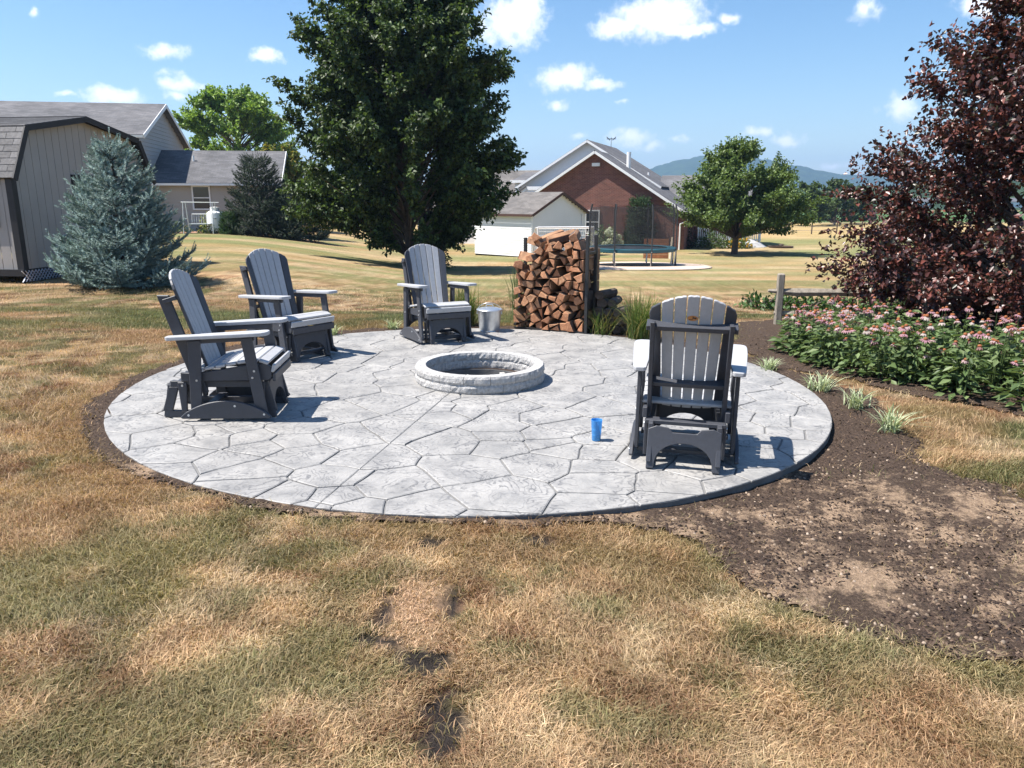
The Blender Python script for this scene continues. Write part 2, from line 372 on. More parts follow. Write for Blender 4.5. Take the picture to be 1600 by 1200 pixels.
def mulch_material():
    m, nt, b = nodes('mulch_soil'); co = worldpos(nt)
    n = nz(nt, 2.3, 6, .7, co); n2 = nz(nt, 55, 5, .75, co); n3 = nz(nt, 9, 6, .75, co)
    base = ramp(nt, n2, [(.3, (.028, .02, .016)), (.55, (.085, .06, .045)), (.8, (.20, .15, .11))])
    sep = nt.nodes.new('ShaderNodeSeparateXYZ'); nt.links.new(co, sep.inputs[0])
    mr = nt.nodes.new('ShaderNodeMapRange'); nt.links.new(sep.outputs[1], mr.inputs[0]); mr.inputs[1].default_value = 4.6; mr.inputs[2].default_value = 5.4; mr.inputs[3].default_value = .10; mr.inputs[4].default_value = -.12
    f = math_(nt, 'ADD', math_(nt, 'ADD', math_(nt, 'MULTIPLY', n, .6), math_(nt, 'MULTIPLY', n3, .4)), mr.outputs[0])
    soil = ramp(nt, n2, [(.3, (.17, .115, .075)), (.7, (.46, .33, .225))])
    k = nt.nodes.new('ShaderNodeMapRange'); k.interpolation_type = 'SMOOTHSTEP'; nt.links.new(f, k.inputs[0]); k.inputs[1].default_value = .565; k.inputs[2].default_value = .67
    nt.links.new(mixc(nt, k.outputs[0], base, soil), b.inputs['Base Color']); b.inputs['Roughness'].default_value = .95; b.inputs['Specular IOR Level'].default_value = .1
    bump(nt, b, n2, 1., .02); return m
M['mulch'] = mulch_material()
def build_beds():
    xs = np.arange(-4.2, 9.6, .045); ys = np.arange(2.3, 12.4, .045); X, Y = np.meshgrid(xs, ys)
    m = bed_mask(X, Y); d = np.hypot(X - PC[0], Y - PC[1]); m &= d > PR - .11
    Z = terrain(X, Y) + .012 + .03 * (fbm(X * 5, Y * 5, 71, 4) - .45) - .03 * smooth(-.04, -.11, d - PR)
    c = m[:-1, :-1] & m[1:, :-1] & m[:-1, 1:] & m[1:, 1:]
    i = np.arange(X.size).reshape(X.shape); f = np.stack([i[:-1, :-1], i[:-1, 1:], i[1:, 1:], i[1:, :-1]], -1)[c]
    u, inv = np.unique(f.ravel(), return_inverse=True)
    V = np.stack([X, Y, Z], -1).reshape(-1, 3)[u]
    struct(fast_mesh('mulch_bed', V, inv.reshape(-1, 4), 4, M['mulch'], None, None, True))
build_beds()
def house_bed():
    m = simple('red_mulch', (.34, .19, .12), .95, .35, 6, .6, 20); N = 40; v = [(-14.2, 38.7, T(-14.2, 38.7) + .06)]
    for k in range(N): a = 2 * math.pi * k / N; x, y = -14.2 + (4.6 + .2 * math.sin(5 * a)) * math.cos(a), 38.9 + 1.55 * math.sin(a) + .17 * 4.6 * math.cos(a); v.append((x, y, T(x, y) + .03))
    struct(MB().add(v, [(0, 1 + k, 1 + (k + 1) % N) for k in range(N)]).build('house_mulch_bed', m, None))
house_bed()

# ------------------------------------------------------------------ patio of stamped flagstones
def clip(poly, nx, ny, d):
    """keep the side where nx*x+ny*y <= d"""
    out = []
    for i in range(len(poly)):
        a = poly[i]; b = poly[(i + 1) % len(poly)]; da = nx * a[0] + ny * a[1] - d; db = nx * b[0] + ny * b[1] - d
        if da <= 0: out.append(a)
        if da * db < 0: t = da / (da - db); out.append((a[0] + t * (b[0] - a[0]), a[1] + t * (b[1] - a[1])))
    return out
def area(p): return .5 * sum(p[i][0] * p[(i + 1) % len(p)][1] - p[(i + 1) % len(p)][0] * p[i][1] for i in range(len(p)))
def voronoi(seeds, bound, gap):
    cells = []
    S = np.array(seeds)
    for i, s in enumerate(seeds):
        poly = list(bound); dd = np.hypot(S[:, 0] - s[0], S[:, 1] - s[1]); order = np.argsort(dd)[1:26]
        for j in order:
            q = seeds[j]; nx, ny = q[0] - s[0], q[1] - s[1]; l = math.hypot(nx, ny); nx /= l; ny /= l
            poly = clip(poly, nx, ny, nx * (s[0] + q[0]) / 2 + ny * (s[1] + q[1]) / 2 - gap)
            if len(poly) < 3: break
        cells.append(poly if len(poly) >= 3 else None)
    return cells
def stamped():
    m, nt, b = nodes('stamped_concrete'); co = worldpos(nt)
    w = nz(nt, 3.0, 3, .6, co, .5); d = nz(nt, 9, 3, .6, co, .5)
    h = math_(nt, 'ADD', math_(nt, 'MULTIPLY', w, 1.), math_(nt, 'MULTIPLY', d, .14))
    t = math_(nt, 'MULTIPLY', h, 13.); fr = math_(nt, 'FRACT', t)
    edge = ramp(nt, fr, [(0, (0, 0, 0)), (.62, (0, 0, 0)), (.93, (1, 1, 1)), (1., (.0, .0, .0))])
    sp = nt.nodes.new('ShaderNodeSeparateColor'); nt.links.new(edge, sp.inputs[0])
    brk = ramp(nt, nz(nt, 3.6, 4, .65, co), [(.40, (.06, .06, .06)), (.56, (1, 1, 1))]); sb = nt.nodes.new('ShaderNodeSeparateColor'); nt.links.new(brk, sb.inputs[0])
    e = math_(nt, 'MULTIPLY', sp.outputs[0], sb.outputs[0])
    base = ramp(nt, nz(nt, 1.1, 6, .65, co), [(.28, (.27, .262, .25)), (.5, (.33, .32, .305)), (.75, (.39, .378, .358))])
    base = mixc(nt, 1., base, ramp(nt, nz(nt, 60, 3, .7, co), [(.3, (.9, .9, .9)), (.7, (1.06, 1.06, 1.06))]), 'MULTIPLY')
    wash = ramp(nt, nz(nt, 4.2, 5, .7, co, .4), [(.42, (1, 1, 1)), (.68, (.66, .67, .69))]); base = mixc(nt, 1., base, wash, 'MULTIPLY')
    nt.links.new(mixc(nt, math_(nt, 'MULTIPLY', e, .85), base, (.11, .11, .115)), b.inputs['Base Color'])
    b.inputs['Roughness'].default_value = .55; b.inputs['Specular IOR Level'].default_value = .35
    fl = math_(nt, 'FLOOR', t); hh = math_(nt, 'ADD', math_(nt, 'MULTIPLY', fl, .25), math_(nt, 'MULTIPLY', d, .9))
    bump(nt, b, hh, .6, .016); return m
M['stamped'] = stamped()
M['joint'] = simple('concrete_joint', (.17, .17, .17), .85, .12, 9, .3, 60)
M['slabside'] = simple('concrete_edge', (.13, .13, .13), .9, .3, 4, .5, 30)
def build_patio():
    rr = random.Random(4)
    slab = MB(); n = 160
    def ring(r, z, c=PC, wob=0): return [(c[0] + (r + wob * math.sin(a * 23) * math.sin(a * 7)) * math.cos(a), c[1] + (r + wob * math.sin(a * 23) * math.sin(a * 7)) * math.sin(a), z) for a in (2 * math.pi * k / n for k in range(n))]
    o = ring(PR - .004, 0, wob=.006); inn = ring(.475, 0, FP); ob = ring(PR - .012, 0)
    JD = .011
    vs = [(x, y, patio_z(x) - JD) for x, y, _ in o] + [(x, y, patio_z(x) - JD) for x, y, _ in inn] + [(x, y, patio_z(x) - .3) for x, y, _ in ob] + [(x, y, patio_z(x) - .3) for x, y, _ in inn]
    # align the inner ring so the strip has no twist
    f = [(k, (k + 1) % n, n + (k + 1) % n, n + k) for k in range(n)]; slab.add(vs, f)
    slab.mi = 1; L0 = len(slab.v) - 4 * n
    for k in range(n):
        k2 = (k + 1) % n; slab.f.append((k2, k, 2 * n + k, 2 * n + k2)); slab.m.append(1); slab.f.append((n + k, n + k2, 3 * n + k2, 3 * n + k)); slab.m.append(1)
    p = slab.build('patio', [M['joint'], M['slabside']], None, True); struct(p)
    seeds = []
    tries = 0
    while tries < 9000:
        tries += 1
        s = (PC[0] + rr.uniform(-3.6, 3.6), PC[1] + rr.uniform(-3.6, 3.6))
        md = .44 if (tries % 3) else .30
        if all((s[0] - q[0]) ** 2 * .8 + (s[1] - q[1]) ** 2 * 1.15 > (md + .12 * math.sin(q[0] * 3 + q[1] * 2)) ** 2 for q in seeds): seeds.append(s)
    bound = [(PC[0] + PR * math.cos(2 * math.pi * k / 90), PC[1] + PR * math.sin(2 * math.pi * k / 90)) for k in range(90)]
    cells = voronoi(seeds, bound, .0065)
    # a straight saw cut through the slab
    ax, ay, bx, by = -1.05, 4.05, -.55, 6.45; l = math.hypot(bx - ax, by - ay); cnx, cny = (by - ay) / l, -(bx - ax) / l; cd = cnx * ax + cny * ay
    out = []
    for c in cells:
        if not c: continue
        for sgn in (1, -1):
            q = clip(c, sgn * cnx, sgn * cny, sgn * cd - .002) if min(y for _, y in c) < 6.6 else (c if sgn == 1 else None)
            if q and len(q) >= 3 and abs(area(q)) > .003: out.append(q)
    for c in out:
        pts = []
        for i in range(len(c)):
            a = c[i]; b = c[(i + 1) % len(c)]; l = math.hypot(b[0] - a[0], b[1] - a[1]); k = max(1, int(l / .09))
            for j in range(k): t = j / k; pts.append((a[0] + t * (b[0] - a[0]), a[1] + t * (b[1] - a[1])))
        P = np.array(pts); rad = np.hypot(P[:, 0] - PC[0], P[:, 1] - PC[1]); kk = smooth(PR, PR - .25, rad)
        cut = np.abs(cnx * P[:, 0] + cny * P[:, 1] - cd) < .004; kk = np.where(cut, 0, kk)
        P[:, 0] += kk * .09 * (fbm(P[:, 0] * 2.2, P[:, 1] * 2.2, 81, 3) - .5); P[:, 1] += kk * .09 * (fbm(P[:, 0] * 2.2 + 7, P[:, 1] * 2.2, 82, 3) - .5)
        cen = P.mean(0)
        if math.hypot(cen[0] - FP[0], cen[1] - FP[1]) < .42: continue
        # keep the stones out of the fire pit
        dv = P - np.array(FP); dl = np.hypot(dv[:, 0], dv[:, 1]); ins = dl < .53
        if ins.all(): continue
        P[ins] = np.array(FP) + dv[ins] / dl[ins][:, None] * .53
        cen = P.mean(0); d = cen - P; dn = np.maximum(np.hypot(d[:, 0], d[:, 1]), 1e-6)[:, None]
        Q = P + d / dn * .007; n0 = len(P)
        dz = rr.uniform(-.0012, .0012)
        v = [(x, y, patio_z(x) - .012) for x, y in P] + [(x, y, patio_z(x) - .004 + dz) for x, y in P] + [(x, y, patio_z(x) + dz) for x, y in Q]
        f = [tuple(range(2 * n0, 3 * n0))]
        for i in range(n0):
            j = (i + 1) % n0; f += [(i, j, n0 + j, n0 + i), (n0 + i, n0 + j, 2 * n0 + j, 2 * n0 + i)]
        mb = MB(); mb.add(v, f); o = mb.build('flagstone', M['stamped'], p)
build_patio()

# ------------------------------------------------------------------ fire pit
M['block'] = simple('split_face_block', (.42, .41, .40), .9, .3, 40, 1., 110)
M['blockdark'] = M['block']
M['ash'] = simple('ash', (.05, .047, .045), .95, .4, 20, .8, 50)
M['rust'] = simple('rusty_steel', (.09, .06, .045), .7, .4, 12, .2, 50)
def build_pit():
    z0 = patio_z(FP[0]); t = tag(empty('fire_pit', (FP[0], FP[1], z0)), 'round fire pit ring of pale grey split-face concrete blocks', 'fire pit')
    n = 16; r0, r1 = .50, .60; rr = random.Random(3)
    for c in range(-1, 2):
        for k in range(n):
            a0 = 2 * math.pi * (k + .5 * (c % 2)) / n; a1 = a0 + 2 * math.pi / n - .006; S = 7
            mb = MB(); v = []; zz0 = c * .078 + (.0 if c else 0.001); zz1 = zz0 + .0765
            H = [zz0, zz0 + .02, zz0 + .055, zz1]
            for q in range(S + 1):
                a = a0 + (a1 - a0) * q / S; e = 0 if q in (0, S) else 1
                for hi, h in enumerate(H):
                    rg = (.010 if hi in (1, 2) else .0) + (rr.uniform(-.004, .005) if hi < 3 else rr.uniform(-.002, .003)) * e
                    v.append(((r1 - .008 + rg) * math.cos(a), (r1 - .008 + rg) * math.sin(a), h))
                for hi, h in enumerate(H[::-1]):
                    rg = (.006 if hi in (1, 2) else .0) + (rr.uniform(-.005, .006) if hi > 0 else 0) * e
                    v.append(((r0 + .004 - rg) * math.cos(a), (r0 + .004 - rg) * math.sin(a), h))
            f = []
            for q in range(S):
                for j in range(8): f.append((q * 8 + j, q * 8 + (j + 1) % 8, (q + 1) * 8 + (j + 1) % 8, (q + 1) * 8 + j))
            f += [tuple(range(7, -1, -1)), tuple(S * 8 + j for j in range(8))]
            mb.add(v, f); mb.build('block', M['block'], t)
    MB().lathe([(.49, -.14), (.49, .0), (.484, .0), (.484, -.14)], 48).build('steel_liner', M['rust'], t, True)
    mb = MB(); N = 30; v = [(0, 0, -.06)]; f = []
    for ri in range(1, 5):
        for k in range(N): a = 2 * math.pi * k / N; r = .483 * ri / 4; v.append((r * math.cos(a), r * math.sin(a), -.085 + rr.uniform(-.012, .02)))
    for k in range(N): f.append((0, 1 + k, 1 + (k + 1) % N))
    for ri in range(3):
        for k in range(N): f.append((1 + ri * N + k, 1 + (ri + 1) * N + k, 1 + (ri + 1) * N + (k + 1) % N, 1 + ri * N + (k + 1) % N))
    mb.add(v, f); mb.build('ash_bed', M['ash'], t)
    # pale rubble in the ash
    lump = MB()
    for k in range(60):
        a = rr.uniform(0, 6.28); r = .44 * math.sqrt(rr.random()); s = rr.uniform(.015, .038)
        mat = Matrix.Rotation(rr.uniform(0, 3), 3, Vector((rr.random(), rr.random(), rr.random() + .1)).normalized())
        lump.box((r * math.cos(a), r * math.sin(a), -.055 + s * .4), (s * rr.uniform(.8, 1.6), s, s * .8), mat)
    o = lump.build('rubble', simple('rubble', (.42, .41, .39), .9, .5, 14), t, bevel=.004); o['kind'] = 'stuff'
build_pit()

# ------------------------------------------------------------------ glider chairs
def build_chair():
    C, G = M['charcoal'], M['greylumber']
    t = empty('glider_chair')
    def arc(n, f): return [f(i / (n - 1)) for i in range(n)]
    XR = Matrix(((0, 0, 1, 0), (1, 0, 0, 0), (0, 1, 0, 0), (0, 0, 0, 1)))         # local (x,y,z) -> (y,z,x): a board standing along the chair's depth
    def side_board(poly, x, th, name, mat, bev=.004):
        mb = MB(); mb.prism(poly, th, Matrix.Translation((x, 0, 0)) @ XR); return mb.build(name, mat, t, bevel=bev)
    bolt_m = M['steel']
    def bolt(par, x, y, z, s):
        mb = MB(); mb.lathe([(.001, .004), (.008, .004), (.009, 0)], 10)
        mb.v = [(x + s * v[2], y + v[0], z + v[1]) for v in mb.v]; mb.build('bolt', bolt_m, par)
    for s in (-1, 1):
        # arm rest: a board with rounded front and curved outer edge
        out = []
        for (y, x) in [(-.37, .275), (-.36, .262), (.33, .243), (.355, .25), (.372, .27), (.376, .30), (.374, .345), (.36, .368), (.335, .380), (.28, .384), (.12, .378), (-.1, .362), (-.30, .348), (-.355, .342), (-.372, .325)]: out.append((s * x, y))
        if s < 0: out = out[::-1]
        mb = MB(); mb.prism(out, .028, Matrix.Translation((0, 0, .645)) @ Matrix.Rotation(R(3.5), 4, 'X')); mb.build('armrest', G, t, bevel=.006, seg=2)
        side_board([(-.24, .575), (.26, .605), (.26, .642), (-.24, .612)], s * .285, .026, 'arm_rail', C)
        fp = side_board([(.165, .625), (.245, .635), (.33, .06), (.245, .06)], s * .308, .026, 'arm_post', C)
        rp = side_board([(-.215, .605), (-.125, .61), (-.15, .06), (-.23, .06)], s * .308, .026, 'arm_post', C)
        for par, y, z in ((fp, .235, .33), (fp, .25, .38), (rp, -.17, .31)): bolt(par, s * .3215, y, z, s)
        # curved skirt board at the foot
        pts = [(-.29, .022), (.35, .022)] + arc(17, lambda u: (.35 + .012 - .664 * u, .035 + .125 * math.sin(math.pi * min(1, max(0, u))) ** .75))
        sk = side_board(pts, s * .335, .026, 'skirt', C)
        for y, z in ((-.24, .05), (.1, .12), (.31, .055)): bolt(sk, s * .3485, y, z, s)
        # seat side rail
        side_board([(-.30, .29), (.345, .30), (.365, .33), (.362, .40), (.33, .428), (.2, .418), (.02, .385), (-.2, .352), (-.30, .36)], s * .258, .03, 'seat_rail', C)
        # stationary base
        side_board([(-.46, .0), (.37, .0), (.36, .055), (-.445, .055)], s * .212, .03, 'runner', C)
        side_board([(-.40, .235), (.33, .235), (.325, .285), (-.395, .285)], s * .212, .03, 'base_rail', C)
        for (yb, yt) in ((-.435, -.375), (.345, .30)):
            side_board([(yb - .035, .05), (yb + .035, .05), (yt + .035, .24), (yt - .035, .24)], s * .212, .032, 'base_leg', C)
        for y in (-.30, .27):
            o = side_board([(y - .035, .28), (y + .035, .28), (y + .02, .05), (y - .02, .05)], s * .245, .022, 'swing_arm', C)
            bolt(o, s * .257, y, .255, s)
        # back upright
        side_board([(-.20, .20), (-.115, .20), (-.345, .93), (-.43, .93)], s * .236, .028, 'back_upright', C)
    def arch_panel(y0, tilt, name, notch):
        w = .225; p = [(-w, 0), (-w + .045, 0)]
        p += [(-(w - .045) * math.cos(math.pi * u), .17 * math.sin(math.pi * u) ** .8) for u in [i / 14 for i in range(1, 14)]]
        p += [(w - .045, 0), (w, 0), (w, .25), (w - .05, .272)]
        if notch: p += [(.1, .262), (.075, .235), (-.075, .235), (-.1, .262)]
        p += [(-w + .05, .272), (-w, .25)]
        mb = MB(); mb.prism(p, .028, Matrix.Translation((0, y0, .006)) @ Matrix.Rotation(R(90) + tilt, 4, 'X')); mb.build(name, C, t, bevel=.003)
    arch_panel(.352, R(8), 'front_panel', False); arch_panel(-.452, R(-11), 'rear_panel', True)
    for y in (-.17, .22): mb = MB(); mb.box((0, y, .05), (.60, .07, .028)); mb.build('cross_bar', C, t, bevel=.003)
    mb = MB(); mb.box((0, -.29, .275), (.50, .09, .026)); mb.build('cross_bar', C, t, bevel=.003)
    # seat slats
    path = [(-.165, .372, 11), (-.085, .388, 11), (-.005, .402, 11), (.075, .418, 10), (.155, .433, 8), (.235, .443, 3), (.311, .434, -18)]
    for (y, z, a) in path:
        mb = MB(); mb.box((0, 0, 0), (.565, .07, .022)); mb.v = [tuple(Matrix.Rotation(R(a), 3, 'X') @ Vector(v) + Vector((0, y, z + .006))) for v in mb.v]
        mb.build('seat_slat', G, t, bevel=.005)
    mb = MB(); mb.box((0, .379, .392), (.565, .022, .06), Matrix.Rotation(R(-14), 3, 'X')); mb.build('seat_slat', G, t, bevel=.005)
    mb = MB(); mb.box((0, .382, .322), (.545, .022, .062)); mb.build('apron', C, t, bevel=.004)
    # back: slats fan out on a slightly hollow plane leaning back 18 degrees
    BK = Matrix.Translation((0, -.135, .335)) @ Matrix.Rotation(R(18), 4, 'X')
    cur = lambda s: .045 * (s / .26) ** 2
    for k in range(-3, 4):
        sb, st = k * .0655, k * .0775; wb, wt = .0285, .0355
        lt = .80 - .118 * (k / 3.4) ** 2
        left_t = lt - (.118 * ((k - .45) / 3.4) ** 2 - .118 * (k / 3.4) ** 2); right_t = lt - (.118 * ((k + .45) / 3.4) ** 2 - .118 * (k / 3.4) ** 2)
        poly = [(sb - wb, 0), (sb + wb, 0), (st + wt, right_t), (st + wt * .5, (right_t + lt) / 2 + .003), (st, lt), (st - wt * .5, (left_t + lt) / 2 + .003), (st - wt, left_t)]
        if abs(k) == 3:
            i = 2 if k > 0 else 6; x, y = poly[i]; poly[i] = (x - .004 * (1 if k > 0 else -1), y - .02)
        mb = MB(); Mx = Matrix(((1, 0, 0, 0), (0, 0, 1, 0), (0, 1, 0, 0), (0, 0, 0, 1)))
        mb.prism(poly, .020, Mx)
        th = math.atan(2 * .045 * st / .26 ** 2)
        mb.v = [tuple(BK @ Vector((v[0], v[1] + cur(v[0]), v[2]))) for v in mb.v]
        o = mb.build('back_slat', C if abs(k) == 3 else G, t, bevel=.004)
        if k == 0:
            b2 = MB(); N = 20; b2.add([tuple(BK @ Vector((.032 * math.cos(2 * math.pi * i / N), -.0125, .655 + .017 * math.sin(2 * math.pi * i / N)))) for i in range(N)] + [tuple(BK @ Vector((.032 * math.cos(2 * math.pi * i / N), -.010, .655 + .017 * math.sin(2 * math.pi * i / N)))) for i in range(N)],
                             [tuple(range(N - 1, -1, -1))] + [(i, (i + 1) % N, N + (i + 1) % N, N + i) for i in range(N)]); b2.mi = 1
            for (x0, z0, w, h) in ((-.012, .658, .022, .008), (-.002, .6655, .010, .004), (-.016, .652, .005, .005), (.0, .652, .005, .005), (.012, .647, .022, .003)):
                b2.add([tuple(BK @ Vector((-(x0 + dx * w), -.0132, z0 + dz * h))) for dx, dz in ((-.5, -.5), (.5, -.5), (.5, .5), (-.5, .5))], [(0, 1, 2, 3)])
            b2.build('badge', [simple('copper_badge', (.55, .23, .07), .45, .1), M['blacksteel']], o)
    for (tt, half, th) in ((.60, .275, .032), (.20, .245, .030)):
        N = 13; front = [(-half + 2 * half * i / (N - 1)) for i in range(N)]
        poly = [(x, cur(min(abs(x), .27)) - .0115) for x in front] + [(half, -.062), (-half, -.062)]
        mb = MB(); mb.prism(poly, th, BK @ Matrix.Translation((0, 0, tt))); mb.build('back_rail', C, t, bevel=.003)
    return t
CHAIRS = [((-2.19, 5.86), -86, 'grey and charcoal glider chair seen side-on at the patio rim, its back to the shed'),
          ((-2.36, 8.03), -124, 'grey and charcoal glider chair between the side-on glider and the glider beside the metal pail'),
          ((-.92, 9.14), -150, 'grey and charcoal glider chair beside the lidded metal pail'),
          ((1.17, 5.0), -13, 'grey and charcoal glider chair by the blue cup, copper badge on its slatted back')]
_ch = build_chair()
for i, ((x, y), a, lab) in enumerate(CHAIRS):
    o = _ch if i == 0 else copy_tree(_ch)
    o.location = (x, y, patio_z(x) + .001); o.rotation_euler = (Matrix.Rotation(.014, 3, 'Y') @ Matrix.Rotation(R(a), 3, 'Z')).to_euler()
    tag(o, lab, 'chair', 'glider chairs around the fire pit')

# ------------------------------------------------------------------ cup and pail
def build_cup():
    t = tag(empty('cup', (.595, 5.18, patio_z(.6) + .001), .4), 'blue plastic tumbler standing on the patio stones', 'cup')
    m, nt, b = nodes('blue_plastic'); b.inputs['Base Color'].default_value = (.15, .50, .86, 1); b.inputs['Roughness'].default_value = .3
    b.inputs['Subsurface Weight'].default_value = .0
    tr = nt.nodes.new('ShaderNodeBsdfTranslucent'); tr.inputs[0].default_value = (.2, .6, 1.0, 1); ms = nt.nodes.new('ShaderNodeMixShader'); ms.inputs[0].default_value = .55
    nt.links.new(b.outputs[0], ms.inputs[1]); nt.links.new(tr.outputs[0], ms.inputs[2]); nt.links.new(ms.outputs[0], nt.nodes['Material Output'].inputs[0])
    MB().lathe([(.0, 0), (.029, 0), (.031, .004), (.0325, .05), (.034, .055), (.035, .09), (.0365, .095), (.039, .148), (.0405, .152), (.0385, .152), (.036, .10), (.030, .008), (0, .008)], 28).build('cup_wall', m, t, True)
build_cup()
def build_pail():
    x, y = -.29, 9.74; t = tag(empty('metal_pail', (x, y, patio_z(x)), 0, .014), 'galvanised metal ash pail with lid and wire handle', 'pail')
    g = M['steel']
    MB().lathe([(0, 0), (.122, 0), (.127, .006), (.124, .014), (.130, .03), (.150, .24), (.153, .245), (.153, .262), (.158, .268), (.150, .27), (.12, .02), (0, .02)], 40).build('pail_body', g, t, True)
    lid = MB().lathe([(.166, .262), (.168, .272), (.163, .279), (.150, .281), (.12, .292), (.06, .302), (0, .305)], 40).build('lid', g, t, True)
    MB().tube([(-.045, 0, .30), (-.043, 0, .325), (-.03, 0, .338), (.03, 0, .338), (.043, 0, .325), (.045, 0, .30)], .006, 8).build('lid_handle', g, lid, True)
    MB().tube([(-.155, .0, .23)] + [(-.158 * math.cos(math.pi * u), -.1 * math.sin(math.pi * u), .245 + .125 * math.sin(math.pi * u)) for u in [i / 16 for i in range(17)]] + [(.155, 0, .23)], .0035, 6).build('bail_handle', g, t, True)
    for s in (-1, 1): MB().box((s * .156, 0, .235), (.012, .04, .045)).build('ear', g, t, bevel=.003)
build_pail()

# ------------------------------------------------------------------ firewood rack and logs
def woodend():
    m, nt, b = nodes('split_wood'); co = coord(nt, 'Object'); oi = nt.nodes.new('ShaderNodeObjectInfo')
    g = nz(nt, 7, 6, .7, coord(nt, 'Object', (6, 1, 6)), .3)
    c = ramp(nt, g, [(.25, (.18, .08, .045)), (.5, (.37, .19, .105)), (.75, (.56, .35, .22))])
    tint = ramp(nt, oi.outputs['Random'], [(0, (.62, .5, .46)), (.25, (1, .86, .76)), (.6, (1.15, 1.0, .9)), (.85, (1.25, 1.2, 1.1)), (1, (.75, .76, .74))])
    nt.links.new(mixc(nt, 1., c, tint, 'MULTIPLY'), b.inputs['Base Color']); b.inputs['Roughness'].default_value = .85
    bump(nt, b, g, .5, .01); return m
M['woodend'] = woodend(); M['logbark'] = simple('log_bark', (.085, .062, .05), .95, .5, 9, 1, 22)
M['splitside'] = simple('split_side', (.30, .165, .09), .9, .45, 7, .6, 30)
WO = Vector((.02, 9.93, 0)); WE = Vector((.905, -.425, 0)).normalized(); WN = Vector((WE.y, -WE.x, 0))     # pile origin, face direction, outward normal
WN = Vector((-.425, -.905, 0)).normalized(); WB = -WN
def log_mesh(poly, length, rr, name='firewood_log'):
    """poly in face coordinates around its own centre; the log's end lies at local y=0, its body towards +y"""
    n = len(poly); mb = MB(); v = []
    for j, (yy, sc) in enumerate(((0, .93), (.012, 1.0), (length * .5, 1.0), (length - .01, .97), (length, .9))):
        ox, oz = rr.uniform(-.006, .006), rr.uniform(-.006, .006)
        v += [(p[0] * sc + ox * (j > 1), yy + (rr.uniform(-.006, .006) if j == 0 else 0), p[1] * sc + oz * (j > 1)) for p in poly]
    mb.add(v, [tuple(range(n - 1, -1, -1)), tuple(4 * n + i for i in range(n))])
    bark = rr.randrange(n)
    for j in range(4):
        for i in range(n):
            mb.mi = 1 if i == bark else 2
            mb.add([], []); mb.f.append((j * n + i, j * n + (i + 1) % n, (j + 1) * n + (i + 1) % n, (j + 1) * n + i)); mb.m.append(mb.mi)
    return mb
